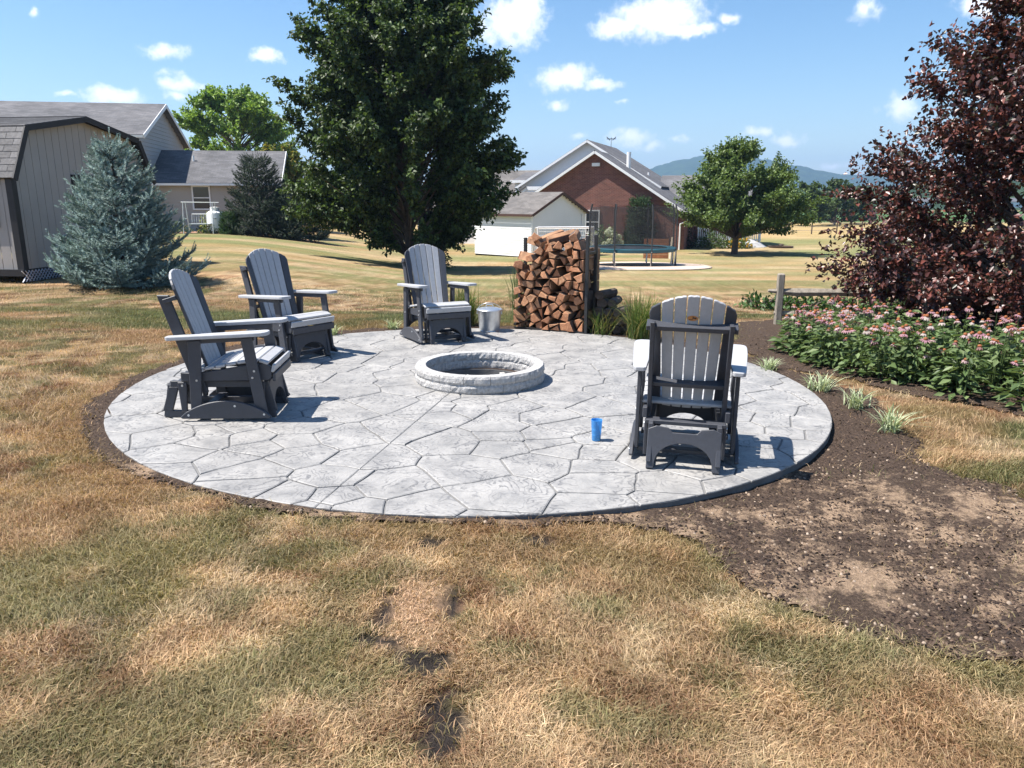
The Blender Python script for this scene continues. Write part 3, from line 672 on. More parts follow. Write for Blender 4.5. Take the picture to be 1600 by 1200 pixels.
def build_wood():
    rr = random.Random(21)
    g = 'split firewood logs in the rack'; mats = [M['woodend'], M['logbark'], M['splitside']]
    base = patio_z(.4) - .005
    rz = math.atan2(WE.y, WE.x)
    W = .92; ztop = lambda s: .80 + .20 * float(smooth(.12, .45, s)) + (.03 if s > .6 else 0)
    seeds = []; tr = 0
    while tr < 8000:
        tr += 1; s = (rr.uniform(.0, W), rr.uniform(.03, 1.15)); md = .074 + .04 * rr.random()
        if s[1] < ztop(s[0]) and all((s[0] - q[0]) ** 2 + (s[1] - q[1]) ** 2 > md ** 2 for q in seeds): seeds.append(s)
    guards = [(x, ztop(x) + .07) for x in np.linspace(0, W, 12)]
    cells = voronoi(seeds + guards, [(-.01, .02), (W + .01, .02), (W + .01, 1.25), (-.01, 1.25)], .0055)
    for s, c in zip(seeds, cells):
        if not c or abs(area(c)) < .0012: continue
        # merge short edges and knock corners off so the ends read as split wedges
        p = [c[0]]
        for q in c[1:]:
            if math.hypot(q[0] - p[-1][0], q[1] - p[-1][1]) > .028: p.append(q)
        if len(p) > 3 and math.hypot(p[0][0] - p[-1][0], p[0][1] - p[-1][1]) < .028: p.pop()
        if len(p) > 4 and rr.random() < .8: p.pop(rr.randrange(len(p)))
        if len(p) > 3 and rr.random() < .45: p.pop(rr.randrange(len(p)))
        if len(p) < 3: continue
        cx = sum(a for a, _ in p) / len(p); cz = sum(a for _, a in p) / len(p)
        rec = rr.uniform(-.05, .06) + (.0 if rr.random() > .12 else .12)
        o = log_mesh([((a - cx) * 1.0, (b - cz) * 1.0) for a, b in p], .40 + rr.uniform(-.04, .03), rr).build('firewood_log', mats, None, bevel=.003)
        o.location = WO + WE * cx + WB * (.05 + rec) + Vector((0, 0, base + cz)); o.rotation_euler = (R(rr.uniform(-3, 3)), 0, rz + R(rr.uniform(-7, 7)))
        tag(o, 'split reddish-brown firewood log stacked end-on in the black rack', 'log', g)
    # loose logs thrown across the top
    # added back row closes the stack, its ends coloured dark for shaded gaps
    bs = []; tr = 0
    while tr < 2500:
        tr += 1; s = (rr.uniform(.02, W - .02), rr.uniform(.06, 1.05))
        if s[1] < ztop(s[0]) - .04 and all((s[0] - q[0]) ** 2 + (s[1] - q[1]) ** 2 > .13 ** 2 for q in bs): bs.append(s)
    for s, c in zip(bs, voronoi(bs + [(x, ztop(x) + .06) for x in np.linspace(0, W, 9)], [(0, .02), (W, .02), (W, 1.2), (0, 1.2)], .003)):
        if not c: continue
        cx = sum(a for a, _ in c) / len(c); cz = sum(a for _, a in c) / len(c)
        o = log_mesh([(a - cx, b - cz) for a, b in c], .2, rr).build('firewood_log', [M['logbark'], M['logbark'], M['splitside']], None)
        o.location = WO + WE * cx + WB * .52 + Vector((0, 0, base + cz)); o.rotation_euler = (0, 0, rz)
        tag(o, 'firewood log in the back row, ends coloured dark as gap shade', 'log', 'back row of firewood logs')
    tops = [(.06, .84, 20, 12, .12, -8), (.20, .93, -25, -16, .13, 6), (.33, 1.02, 12, 24, .12, -4), (.47, 1.06, -15, -10, .13, 10), (.60, 1.09, 25, 15, .11, -6), (.73, 1.10, -8, -22, .12, 4), (.86, 1.10, 6, 8, .11, -3),
            (.27, 1.10, 62, 8, .12, 12), (.42, 1.17, -38, 30, .12, 18), (.30, 1.20, 20, -30, .11, -12), (.56, 1.19, -48, 12, .12, 14), (.80, 1.19, 14, -12, .11, 5), (.14, .92, 70, -6, .11, 6)]
    for (a, z, yaw, roll, w, pitch) in tops:
        p = [(-w * .55 * rr.uniform(.8, 1.1), -.045), (w * .5, -.05 * rr.uniform(.7, 1.1)), (w * .42, .03), (.01 + rr.uniform(-.03, .03), .06), (-w * .5, .03)]
        if rr.random() < .5: p.pop(rr.randrange(2, 5))
        o = log_mesh(p, .38, rr).build('firewood_log', mats, None, bevel=.003)
        m = Matrix.Rotation(rz + R(yaw), 3, 'Z') @ Matrix.Rotation(R(pitch), 3, 'X') @ Matrix.Rotation(R(roll), 3, 'Y'); o.rotation_euler = m.to_euler(); far = abs(yaw) > 35
        o.location = WO + WE * a + WB * (.22 if far else .03) + Vector((0, 0, base + z)) - (m @ Vector((0, .19 if far else 0, 0)))
        tag(o, 'split firewood log thrown loosely on top of the stack', 'log', 'loose logs on top of the stack')
    # lower stack behind, bark outward; its shadow is put into the dark ends
    for r_ in range(5):
        for q in range(3 if r_ < 3 else (2 if r_ == 3 else 1)):
            rad = rr.uniform(.055, .075); n = 9
            p = [(rad * math.cos(2 * math.pi * i / n) * rr.uniform(.9, 1.08), rad * math.sin(2 * math.pi * i / n) * rr.uniform(.85, 1.05)) for i in range(n)]
            o = log_mesh(p, .42, rr).build('firewood_log', [M['logbark'], M['logbark'], M['logbark']], None, bevel=.004)
            o.location = WO + WE * (W + .14 + q * .12 + .03 * (r_ % 2)) + WB * (.33 + rr.uniform(-.04, .04)) + Vector((0, 0, T(1.1, 9.9) + .07 + r_ * .108)); o.rotation_euler = (0, 0, rz + R(rr.uniform(-10, 10)))
            tag(o, 'log with bark on, ends darkened as in shadow, in the low stack beside the rack', 'log', 'dark logs beside the rack')
    # the rack
    t = tag(empty('firewood_rack', (WO.x, WO.y, base), rz), 'black steel firewood rack with upright end posts', 'rack')
    for x, h in ((-.03, 1.16), (W + .05, 1.22)):
        for y in ((.08, .40) if x > 0 else (.26, .44)):
            if x < 0 and y < .3: h2 = .70
            else: h2 = h
            MB().box((x, y, h2 / 2), (.04, .04, h2)).build('post', M['blacksteel'], t, bevel=.003)
        MB().box((x, .24, .05), (.03, .28, .03)).build('foot_bar', M['blacksteel'], t)
        if x > 0: MB().box((x, .24, 1.0), (.03, .28, .03)).build('brace', M['blacksteel'], t)
    for y in (.08, .40): MB().box((W / 2, y, .012), (W + .04, .03, .024)).build('base_bar', M['blacksteel'], t)
build_wood()

# ------------------------------------------------------------------ buildings
def uvquad(name, quads, mat, parent, thick=0.0):
    """quads: list of 4 or 3 points; UVs in metres along the first edge and up the face"""
    me = bpy.data.meshes.new(name); v = []; f = []; uv = []
    for q in quads:
        q = [Vector(p) for p in q]; n = (q[1] - q[0]).cross(q[-1] - q[0]).normalized(); e = (q[1] - q[0]).normalized(); g = n.cross(e)
        o = len(v); k = len(q); v += [tuple(p) for p in q]; f.append(tuple(range(o, o + k))); uv += [((p - q[0]).dot(e) + 3.3, (p - q[0]).dot(g)) for p in q]
        if thick:
            o2 = len(v); v += [tuple(p - n * thick) for p in q]; f.append(tuple(range(o2 + k - 1, o2 - 1, -1))); uv += [((p - q[0]).dot(e), (p - q[0]).dot(g)) for p in q][::-1]
            for i in range(k):
                j = (i + 1) % k; f.append((o + i, o2 + i, o2 + j, o + j)); uv += [(0, 0), (0, .05), (.3, .05), (.3, 0)]
    me.from_pydata(v, [], f); l = me.uv_layers.new(name='UVMap'); l.data.foreach_set('uv', [c for p in uv for c in p]); me.materials.append(mat); me.update()
    o = bpy.data.objects.new(name, me); COL.objects.link(o); o.parent = parent; return o
class Frame:
    def __init__(s, o, ang): s.o = Vector(o); s.e = Vector((math.cos(ang), math.sin(ang), 0)); s.b = Vector((-math.sin(ang), math.cos(ang), 0))
    def __call__(s, a, b, z): return s.o + s.e * a + s.b * b + Vector((0, 0, z))
def lap_wall(name, F, side, u0, u1, z0, tops, mat, parent, off=0., step=.11, board=.016):
    """lap siding: a wall of real overlapping boards. side 'a': runs along a at b=off facing -b; 'r': runs along b at a=off facing +a; 'l': facing -a.
    tops: function u -> top height (gables); each course is clipped to it"""
    mb = MB(); zmax = max(tops(u) for u in np.linspace(u0, u1, 21)); k = 0; z = z0
    def P(u, z, d): return F(u, off - d, z) if side == 'a' else (F(off + d, u, z) if side == 'r' else F(off - d, u, z))
    us = np.linspace(u0, u1, 81)
    while z < zmax - .01:
        z2 = min(z + step, zmax)
        ok = [u for u in us if tops(u) >= (z + z2) / 2]
        if len(ok) >= 2:
            a, b = ok[0], ok[-1]; mb.add([P(a, z, board), P(b, z, board), P(b, z2, .002), P(a, z2, .002), P(a, z, 0), P(b, z, 0)], [(0, 1, 2, 3), (4, 5, 1, 0)])
        z = z2
    return mb.build(name, mat, parent)
def window(F, a, z, w, h, parent, off=0., rows=2, cols=1, side='a', frame=None):
    def P(u, d, zz): return F(u, off - d, zz) if side == 'a' else F(off + d, u, zz)
    t = .07; fm = frame or M['white']; w_ = MB()
    for (x0, x1, y0, y1, d) in ((a - t, a, z - t, z + h + t, .06), (a + w, a + w + t, z - t, z + h + t, .06), (a, a + w, z - t, z, .06), (a, a + w, z + h, z + h + t, .06)):
        w_.add([P(x0, d, y0), P(x1, d, y0), P(x1, d, y1), P(x0, d, y1), P(x0, -.02, y0), P(x1, -.02, y0), P(x1, -.02, y1), P(x0, -.02, y1)], [(0, 1, 2, 3), (0, 4, 5, 1), (1, 5, 6, 2), (2, 6, 7, 3), (3, 7, 4, 0)])
    o = w_.build('window', fm, parent)
    for r in range(rows):
        for c in range(cols):
            g = .028; x0, x1 = a + w * c / cols + g, a + w * (c + 1) / cols - g; y0, y1 = z + h * r / rows + g, z + h * (r + 1) / rows - g
            MB().add([P(x0, .022 + .008 * r, y0), P(x1, .022 + .008 * r, y0), P(x1, .022 + .008 * r, y1), P(x0, .022 + .008 * r, y1)], [(0, 1, 2, 3)]).build('pane', M['glass'], o)
    b = MB()
    MB().add([P(a, .019, z), P(a + w, .019, z), P(a + w, .019, z + h), P(a, .019, z + h)], [(0, 1, 2, 3)]).build('backing', M['glass'], o)
    for r in range(1, rows): y = z + h * r / rows; b.add([P(a, .05, y - .025), P(a + w, .05, y - .025), P(a + w, .05, y + .025), P(a, .05, y + .025)], [(0, 1, 2, 3)])
    b.build('sash', fm, o)
    return o
def trim(pts, w, h, mat, parent, name='fascia'):
    mb = MB()
    for a, b in zip(pts[:-1], pts[1:]): mb.bar(a, b, w, h)
    return mb.build(name, mat, parent)
def downspout(F, a, b, z0, z1, mat, parent):
    MB().tube([F(a, b + .25, z1 + .28), F(a, b - .02, z1), F(a, b - .05, z1 - .15), F(a, b - .05, z0)], .045, 8).build('downspout', mat, parent, True)
def vent_pipe(p, parent, h=.45):
    MB().tube([p, (p[0], p[1], p[2] + h)], .06, 8).build('vent_pipe', M['white'], parent, True)

# --- grey gambrel garden shed
M['t111'] = simple('panel_siding', (.40, .365, .335), .75, .07, 1.2, .2, 30)
M['darktrim'] = simple('dark_trim', (.022, .02, .022), .55, .2, 5)
def build_shed():
    a = R(83); F = Frame((-8.93, 14.15, .16), a); W, D = 4.1, 5.6; zf = .22; ze = 1.96; zk = 2.72; za = 3.0
    t = tag(empty('garden_shed'), 'grey panel-sided garden shed with gambrel roof and dark trim', 'shed')
    prof = [(0, ze), (.38, zk), (W / 2, za), (W - .38, zk), (W, ze)]
    def tops(u): return float(np.interp(u, [p[0] for p in prof], [p[1] for p in prof]))
    # gable wall: grooved vertical panels
    mb = MB(); g = .2; u = 0
    while u < W - 1e-3:
        u2 = min(u + g, W); x0, x1 = u + .006, u2 - .006
        mid = [x for x, _ in prof if x0 < x < x1]
        top = [(x, tops(x)) for x in [x0] + mid + [x1]]
        mb.add([F(x0, 0, zf), F(x1, 0, zf)] + [F(x, 0, z) for x, z in top[::-1]], [tuple(range(2 + len(top)))])
        mb.add([F(x1, 0, zf), F(x1, .008, zf), F(x1, .008, tops(x1)), F(x1, 0, tops(x1))], [(0, 1, 2, 3)]); mb.add([F(x0, 0, zf), F(x0, .008, zf), F(x0, .008, tops(x0)), F(x0, 0, tops(x0))], [(3, 2, 1, 0)])
        mb.add([F(x1, .008, zf), F(x1 + .012, .008, zf), F(x1 + .012, .008, tops(min(x1 + .012, W))), F(x1, .008, tops(x1))], [(0, 1, 2, 3)])
        u = u2
    mb.build('gable_wall', M['t111'], t)
    mb = MB(); v = 0
    while v < D - 1e-3:
        v2 = min(v + .2, D); mb.add([F(0, v + .005, zf), F(0, v2 - .005, zf), F(0, v2 - .005, ze), F(0, v + .005, ze)], [(3, 2, 1, 0)])
        mb.add([F(.008, v2 - .005, zf), F(.008, v2 + .005, zf), F(.008, v2 + .005, ze), F(.008, v2 - .005, ze)], [(3, 2, 1, 0)]); v = v2
    mb.build('side_wall', M['t111'], t)
    MB().add([F(W, 0, zf), F(W, D, zf), F(W, D, ze), F(W, 0, ze)], [(0, 1, 2, 3)]).build('side_wall', M['t111'], t)
    MB().add([F(0, D, zf), F(W, D, zf)] + [F(x, D, z) for x, z in prof[::-1]], [tuple(range(7))]).build('gable_wall', M['t111'], t)
    # roof decks with real shingles on the slopes seen from the lawn
    ov = .16; roof = None
    segs = [((-.10, ze - .12), (.36, zk + .04)), ((.34, zk + .03), (W / 2, za + .06)), ((W / 2, za + .06), (W - .34, zk + .03)), ((W - .36, zk + .04), (W + .10, ze - .12))]
    roof = uvquad('roof', [[F(s0[0], -ov, s0[1]), F(s0[0], D + ov, s0[1]), F(s1[0], D + ov, s1[1]), F(s1[0], -ov, s1[1])][::(1 if k > 1 else -1)] for k, (s0, s1) in enumerate(segs)], M['darktrim'], t, .03)
    rr = random.Random(8); tabs = {}
    mats = [simple('shingle_tab', (.155 * k, .15 * k, .15 * k), .95, .25, 20, .5, 90) for k in (.85, 1., 1.15)]
    for k in (0, 1):
        s0, s1 = segs[k]; ln = math.hypot(s1[0] - s0[0], s1[1] - s0[1]); rows = int(ln / .142) + 1; dx, dz = (s1[0] - s0[0]) / ln, (s1[1] - s0[1]) / ln; nx, nz_ = -dz, dx
        for r in range(rows):
            q0 = r * ln / rows; q1 = (r + 1) * ln / rows + .02; v = -ov - (.165 if r % 2 else 0)
            while v < D + ov:
                a0 = max(v, -ov); a1 = min(v + .33, D + ov); v += .33
                if a1 - a0 < .02 or a0 > 3.2: continue
                def pt(q, b, l): return F(s0[0] + dx * q + nx * l, b, s0[1] + dz * q + nz_ * l)
                mb = MB(); a0 += .004; a1 -= .004
                mb.add([pt(q0, a0, .014), pt(q0, a1, .014), pt(q1, a1, .006), pt(q1, a0, .006), pt(q0, a0, .002), pt(q0, a1, .002)], [(0, 1, 2, 3), (4, 5, 1, 0), (4, 0, 3), (5, 2, 1)])
                mb.build('shingle', rr.choice(mats), roof)
    trim([F(x, -ov - .02, z) for x, z in [(-.12, ze - .15), (.345, zk), (W / 2, za + .02), (W - .345, zk), (W + .12, ze - .15)]], .03, .11, M['darktrim'], t, 'rake_trim')
    mb = MB(); mb.box((0, 0, 0), (.01, .01, .01)); mb = MB()
    mb.add([F(-.02, -.025, zf - .05), F(.10, -.025, zf - .05), F(.10, -.025, ze), F(-.02, -.025, ze), F(-.025, .10, zf - .05), F(-.025, .10, ze)], [(0, 1, 2, 3), (4, 0, 3, 5)]); mb.build('corner_trim', M['darktrim'], t)
    MB().bar(F(-.03, -.03, zf - .06), F(-.03, D, zf - .06), .04, .12).build('sill', M['darktrim'], t)
    MB().add([F(x, b, z) for b, z in ((0, ze), (-.14, ze - .12)) for x in (0, W)], [(0, 1, 3, 2)])
    # slab coloured dark for the gable's shadowed window hole, shuttered window on the side
    o = MB(); o.box((0, 0, 0), (1.0, .04, .45), Matrix.Rotation(a, 3, 'Z')); o.v = [tuple(Vector(v) + F(2.1, -.012, 1.72)) for v in o.v]; o.build('window', M['darktrim'], t)
    s = MB(); s.box((0, 0, 0), (.04, .35, .95), Matrix.Rotation(a, 3, 'Z')); s.v = [tuple(Vector(v) + F(-.02, .52, 1.45)) for v in s.v]; s.build('shutter', M['darktrim'], t)
    # lattice skirting
    sk = MB(); z1 = zf - .02
    for k in range(46):
        x = k * .085 - .1
        for s_ in (-1, 1):
            p0 = F(x if s_ > 0 else x + .2, -.03 + .004 * s_, z1 - .2); p1 = F(x + .2 if s_ > 0 else x, -.03 + .004 * s_, z1); sk.bar(p0, p1, .004, .022, up=F.b)
    sk.build('lattice_skirt', simple('lattice', (.55, .58, .68), .6, .05), t)
    MB().add([F(0, .05, -.1), F(W, .05, -.1), F(W, .05, zf), F(0, .05, zf)], [(0, 1, 2, 3)]).build('skirt_back', M['darktrim'], t)
build_shed()

# --- two-storey beige house with low wing
def build_left_house():
    F = Frame((-18.6, 40.0, 0.0), R(10)); t = tag(empty('beige_house'), 'two-storey beige sided house with grey roof and low wing', 'house')
    D = 9.6; ze, zr = 4.75, 6.6; L = 17; z0 = -.35
    lap_wall('front_wall', F, 'a', -L, 0, z0, lambda u: ze, M['beige'], t, 0., .2, .03)
    gs = simple('gable_siding', (.40, .37, .345), .6, .05, .4)
    lap_wall('gable_wall', F, 'r', 0, D, z0, lambda u: ze + (zr - ze) * (1 - abs(u - D / 2) / (D / 2)), gs, t, 0., .2, .03)
    ro = .35
    k = (zr - ze) / (D / 2)
    uvquad('roof', [[F(-L, -ro, ze - ro * k + .1), F(ro, -ro, ze - ro * k + .1), F(ro, D / 2, zr + .1), F(-L, D / 2, zr + .1)], [F(ro, D + ro, ze - ro * k + .1), F(-L, D + ro, ze - ro * k + .1), F(-L, D / 2, zr + .1), F(ro, D / 2, zr + .1)]], M['roof_grey'], t, .08)
    trim([F(ro + .02, -ro, ze - ro * k), F(ro + .02, D / 2, zr + .0), F(ro + .02, D + ro, ze - ro * k)], .03, .2, M['white'], t)
    trim([F(-L, -ro - .06, ze - ro * k), F(ro, -ro - .06, ze - ro * k)], .12, .12, M['white'], t, 'gutter')
    uvquad('soffit', [[F(-L, 0, ze - .17), F(ro, 0, ze - .17), F(ro, -ro, ze - .17), F(-L, -ro, ze - .17)]], M['white'], t)
    downspout(F, -.35, -.1, z0, ze - .35, M['white'], t)
    vent_pipe(F(-9.2, 2.4, ze + 2.4 * k), t, .5)
    # the low wing
    W0, W1, b0, D2 = .02, 6.3, 1.0, 6.4; e2, r2 = 2.52, 4.15; k2 = (r2 - e2) / (D2 / 2)
    lap_wall('wing_wall', F, 'a', W0, W1, z0, lambda u: e2, M['beige'], t, b0, .2, .03)
    lap_wall('wing_gable', F, 'r', b0, b0 + D2, z0, lambda u: e2 + (r2 - e2) * (1 - abs(u - b0 - D2 / 2) / (D2 / 2)), gs, t, W1, .2, .03)
    uvquad('wing_roof', [[F(W0, b0 - ro, e2 - ro * k2 + .08), F(W1 + ro, b0 - ro, e2 - ro * k2 + .08), F(W1 + ro, b0 + D2 / 2, r2 + .08), F(W0, b0 + D2 / 2, r2 + .08)],
                         [F(W1 + ro, b0 + D2 + ro, e2 - ro * k2 + .08), F(W0, b0 + D2 + ro, e2 - ro * k2 + .08), F(W0, b0 + D2 / 2, r2 + .08), F(W1 + ro, b0 + D2 / 2, r2 + .08)]], M['roof_grey'], t, .07)
    trim([F(W1 + ro + .02, b0 - ro, e2 - ro * k2), F(W1 + ro + .02, b0 + D2 / 2, r2), F(W1 + ro + .02, b0 + D2 + ro, e2 - ro * k2)], .03, .18, M['white'], t)
    trim([F(W0, b0 - ro - .05, e2 - ro * k2), F(W1 + ro, b0 - ro - .05, e2 - ro * k2)], .11, .11, M['white'], t, 'gutter')
    vent_pipe(F(1.9, 3.0, e2 + 2.0 * k2), t, .35)
    window(F, 2.15, 1.12, .78, 1.1, t, b0 - .012, 2, 1)
build_left_house()

# --- brick house
def build_brick_house():
    F = Frame((-.15, 52.0, -1.6), R(-19)); t = tag(empty('brick_house'), 'red brick house with white-trimmed gable and grey roofs beyond the trampoline', 'house')
    W, D = 11.4, 9.; ze, zr = 2.4, 6.05; h = W / 2; k = (zr - ze) / h; wh = M['whitevinyl']
    uvquad('gable_wall', [[F(0, 0, -.3), F(W, 0, -.3), F(W, 0, ze), F(h, 0, zr), F(0, 0, ze)]], M['brick'], t)
    uvquad('side_wall', [[F(W, 0, -.3), F(W, D, -.3), F(W, D, ze), F(W, 0, ze)]], M['brick'], t)
    ov, er = .30, .4
    uvquad('roof', [[F(W + er, -ov, ze - er * k + .12), F(W + er, D, ze - er * k + .12), F(h, D, zr + .12), F(h, -ov, zr + .12)], [F(-er, D, ze - er * k + .12), F(-er, -ov, ze - er * k + .12), F(h, -ov, zr + .12), F(h, D, zr + .12)]], M['roof_grey'], t, .07)
    trim([F(-er, -ov - .02, ze - er * k), F(h, -ov - .02, zr), F(W + er, -ov - .02, ze - er * k)], .04, .15, M['white'], t)
    uvquad('soffit', [[F(-er, -ov, ze - er * k - .05), F(h, -ov, zr - .05), F(h, 0, zr - .05), F(-er, 0, ze - er * k - .05)], [F(h, -ov, zr - .05), F(W + er, -ov, ze - er * k - .05), F(W + er, 0, ze - er * k - .05), F(h, 0, zr - .05)]], M['white'], t)
    trim([F(W + er + .06, -ov, ze - er * k), F(W + er + .06, D, ze - er * k)], .12, .12, M['white'], t, 'gutter')
    MB().tube([F(W + er, -.35, ze - .3), F(W + .06, -.12, ze - .55), F(W - .25, -.07, ze - .7), F(W - .25, -.07, 0)], .05, 8).build('downspout', M['white'], t, True)
    v = MB(); v.box((0, 0, 0), (.5, .12, .2), Matrix.Rotation(R(-19), 3, 'Z')); v.v = [tuple(Vector(q) + F(h + .05, -.06, zr - .75)) for q in v.v]; v.build('gable_vent', M['white'], t)
    window(F, 5.2, 1.1, .8, 1.35, t, -.03, 2, 1)
    fl = MB(); fl.tube([F(3.3, -.02, 2.75), F(3.35, -.25, 2.7), F(3.37, -.3, 2.35)], .06, 6); fl.build('floodlight', M['blacksteel'], t)
    # taller block with a white gable behind
    b1, a0, W2, ze2, zr2 = 4.2, -.6, 9.6, 4.1, 7.0; h2 = W2 / 2; k2 = (zr2 - ze2) / h2; D2 = 9.5
    uvquad('rear_gable', [[F(a0, b1, 2.5), F(a0 + W2, b1, 2.5), F(a0 + W2, b1, ze2), F(a0 + h2, b1, zr2), F(a0, b1, ze2)]], wh, t)
    uvquad('rear_roof', [[F(a0 + W2 + .3, b1 - .4, ze2 - .3 * k2 + .1), F(a0 + W2 + .3, b1 + D2, ze2 - .3 * k2 + .1), F(a0 + h2, b1 + D2, zr2 + .1), F(a0 + h2, b1 - .4, zr2 + .1)], [F(a0 - .3, b1 + D2, ze2 - .3 * k2 + .1), F(a0 - .3, b1 - .4, ze2 - .3 * k2 + .1), F(a0 + h2, b1 - .4, zr2 + .1), F(a0 + h2, b1 + D2, zr2 + .1)]], M['roof_grey'], t, .07)
    trim([F(a0 - .3, b1 - .42, ze2 - .3 * k2), F(a0 + h2, b1 - .42, zr2), F(a0 + W2 + .3, b1 - .42, ze2 - .3 * k2)], .04, .14, M['white'], t)
    MB().tube([F(7.2, 3.2, 4.8), F(7.2, 3.2, 6.2)], .14, 8).build('flue', M['white'], t, True)
    vent_pipe(F(8.0, 6.5, 4.4), t, .6); vent_pipe(F(9.0, 8.5, 3.8), t, .6)
    wv = MB(); p = F(a0 + h2 + .2, b1 + 6.5, zr2); wv.tube([p, p + Vector((0, 0, .7))], .02, 5); wv.bar(p + Vector((-.35, 0, .6)), p + Vector((.35, 0, .6)), .03, .05); wv.bar(p + Vector((.1, 0, .5)), p + Vector((.35, 0, .75)), .03, .05); wv.bar(p + Vector((-.1, 0, .5)), p + Vector((-.35, 0, .75)), .03, .05); wv.build('weather_vane', M['blacksteel'], t)
    # wing to the right
    c0, c1, cb, cd, zc, zcr = W + .0, W + 3.2, 5.4, 7.0, 2.6, 4.75
    uvquad('wing_wall', [[F(c0, cb, -.3), F(c1, cb, -.3), F(c1, cb, zc), F(c0, cb, zc)], [F(c1, cb, -.3), F(c1, cb + cd, -.3), F(c1, cb + cd, zc), F(c1, cb + cd / 2, zcr), F(c1, cb, zc)]], M['brick'], t)
    kc = (zcr - zc) / (cd / 2)
    uvquad('wing_roof', [[F(8.6, cb - .4, zc - .4 * kc + .1), F(c1 + .4, cb - .4, zc - .4 * kc + .1), F(c1 + .4, cb + cd / 2, zcr + .1), F(8.6, cb + cd / 2, zcr + .1)], [F(c1 + .4, cb + cd + .4, zc - .4 * kc + .1), F(8.6, cb + cd + .4, zc - .4 * kc + .1), F(8.6, cb + cd / 2, zcr + .1), F(c1 + .4, cb + cd / 2, zcr + .1)]], M['roof_grey'], t, .07)
    trim([F(W + .5, cb - .45, zc - .4 * kc), F(c1 + .4, cb - .45, zc - .4 * kc)], .12, .12, M['white'], t, 'gutter')
    # lower block to the left with dormer and white side gable
    g0, g1, gb, zg, zgr = -8.5, 1.5, 3.6, 2.7, 5.3
    uvquad('left_wall', [[F(g0, gb, -.5), F(g1, gb, -.5), F(g1, gb, zg), F(g0, gb, zg)]], wh, t)
    uvquad('left_roof', [[F(g0 - .3, gb - .4, zg - .2), F(g1 + 2, gb - .4, zg - .2), F(g1 + 2, gb + 4.6, zgr), F(g0 - .3, gb + 4.6, zgr)], [F(g1 + 2, gb + 9.5, zg - .2), F(g0 - .3, gb + 9.5, zg - .2), F(g0 - .3, gb + 4.6, zgr), F(g1 + 2, gb + 4.6, zgr)]], M['roof_brown'], t, .07)
    def dormer(a, w, bf, zb, zt, roofz):
        d = uvquad('dormer', [[F(a, bf, zb), F(a + w, bf, zb), F(a + w, bf, zt), F(a, bf, zt)], [F(a, bf + 3.2, zb), F(a, bf, zb), F(a, bf, zt), F(a, bf + 3.2, zt)], [F(a + w, bf, zb), F(a + w, bf + 3.2, zb), F(a + w, bf + 3.2, zt), F(a + w, bf, zt)]], wh, t)
        uvquad('dormer_roof', [[F(a - .25, bf - .3, zt), F(a + w + .25, bf - .3, zt), F(a + w + .25, bf + 3.6, roofz), F(a - .25, bf + 3.6, roofz)]], M['roof_grey'], d, .06)
        trim([F(a - .25, bf - .33, zt), F(a + w + .25, bf - .33, zt)], .05, .18, M['white'], d)
    dormer(-1.2, 3.9, 4.6, 3.1, 4.4, 5.2)
    # white side gable between shed and brick gable
    uvquad('side_gable', [[F(-2.6, 2.6, -.3), F(1.4, 2.6, -.3), F(1.4, 2.6, 3.85), F(.35, 2.6, 3.85), F(-2.6, 2.6, 1.9)]], wh, t)
    trim([F(-2.8, 2.52, 1.85), F(.35, 2.52, 3.92), F(1.9, 2.52, 3.92)], .05, .22, M['white'], t)
    uvquad('side_gable_roof', [[F(-2.9, 2.4, 1.88), F(.35, 2.4, 4.0), F(.35, 6.5, 4.0), F(-2.9, 6.5, 1.88)][::-1]], M['roof_grey'], t, .06)
build_brick_house()

# --- white vinyl shed
def build_white_shed():
    x, y = 1.0, 39.2; F = Frame((x, y, T(x, y) - .02), R(47)); t = tag(empty('white_shed'), 'white vinyl-sided shed with brown roof edge by the soccer goal', 'shed')
    W, D, ze, zr = 4.35, 4.1, 2.2, 3.2; h = W / 2; k = (zr - ze) / h
    lap_wall('gable_wall', F, 'a', 0, W, .05, lambda u: ze + (zr - ze) * (1 - abs(u - h) / h), M['whitevinyl'], t, 0, .115)
    lap_wall('side_wall', F, 'l', 0, D, .05, lambda u: ze, M['whitevinyl'], t, 0, .115)
    lap_wall('side_wall', F, 'r', 0, D, .05, lambda u: ze, M['whitevinyl'], t, W, .115)
    ov = .2; br = simple('brown_trim', (.07, .035, .028), .6, .2)
    uvquad('roof', [[F(W + ov, -ov, ze - ov * k + .06), F(W + ov, D + ov, ze - ov * k + .06), F(h, D + ov, zr + .06), F(h, -ov, zr + .06)], [F(-ov, D + ov, ze - ov * k + .06), F(-ov, -ov, ze - ov * k + .06), F(h, -ov, zr + .06), F(h, D + ov, zr + .06)]], M['roof_brown'], t, .05)
    trim([F(-ov, -ov - .02, ze - ov * k), F(h, -ov - .02, zr), F(W + ov, -ov - .02, ze - ov * k)], .03, .13, br, t)
    trim([F(-ov - .02, -ov, ze - ov * k), F(-ov - .02, D + ov, ze - ov * k)], .03, .12, br, t)
    MB().bar(F(-.03, -.03, .05), F(-.03, -.03, ze - .08), .07, .07).build('corner_trim', M['white'], t)
    MB().bar(F(W - .35, -.06, .05), F(W - .35, -.06, ze - .1), .06, .06).build('downspout', M['white'], t)
    MB().add([F(0, .03, -.3), F(W, .03, -.3), F(W, .03, .06), F(0, .03, .06), F(.03, D, -.3), F(.03, D, .06)], [(0, 1, 2, 3), (0, 3, 5, 4)]).build('skid', M['blacksteel'], t)
build_white_shed()

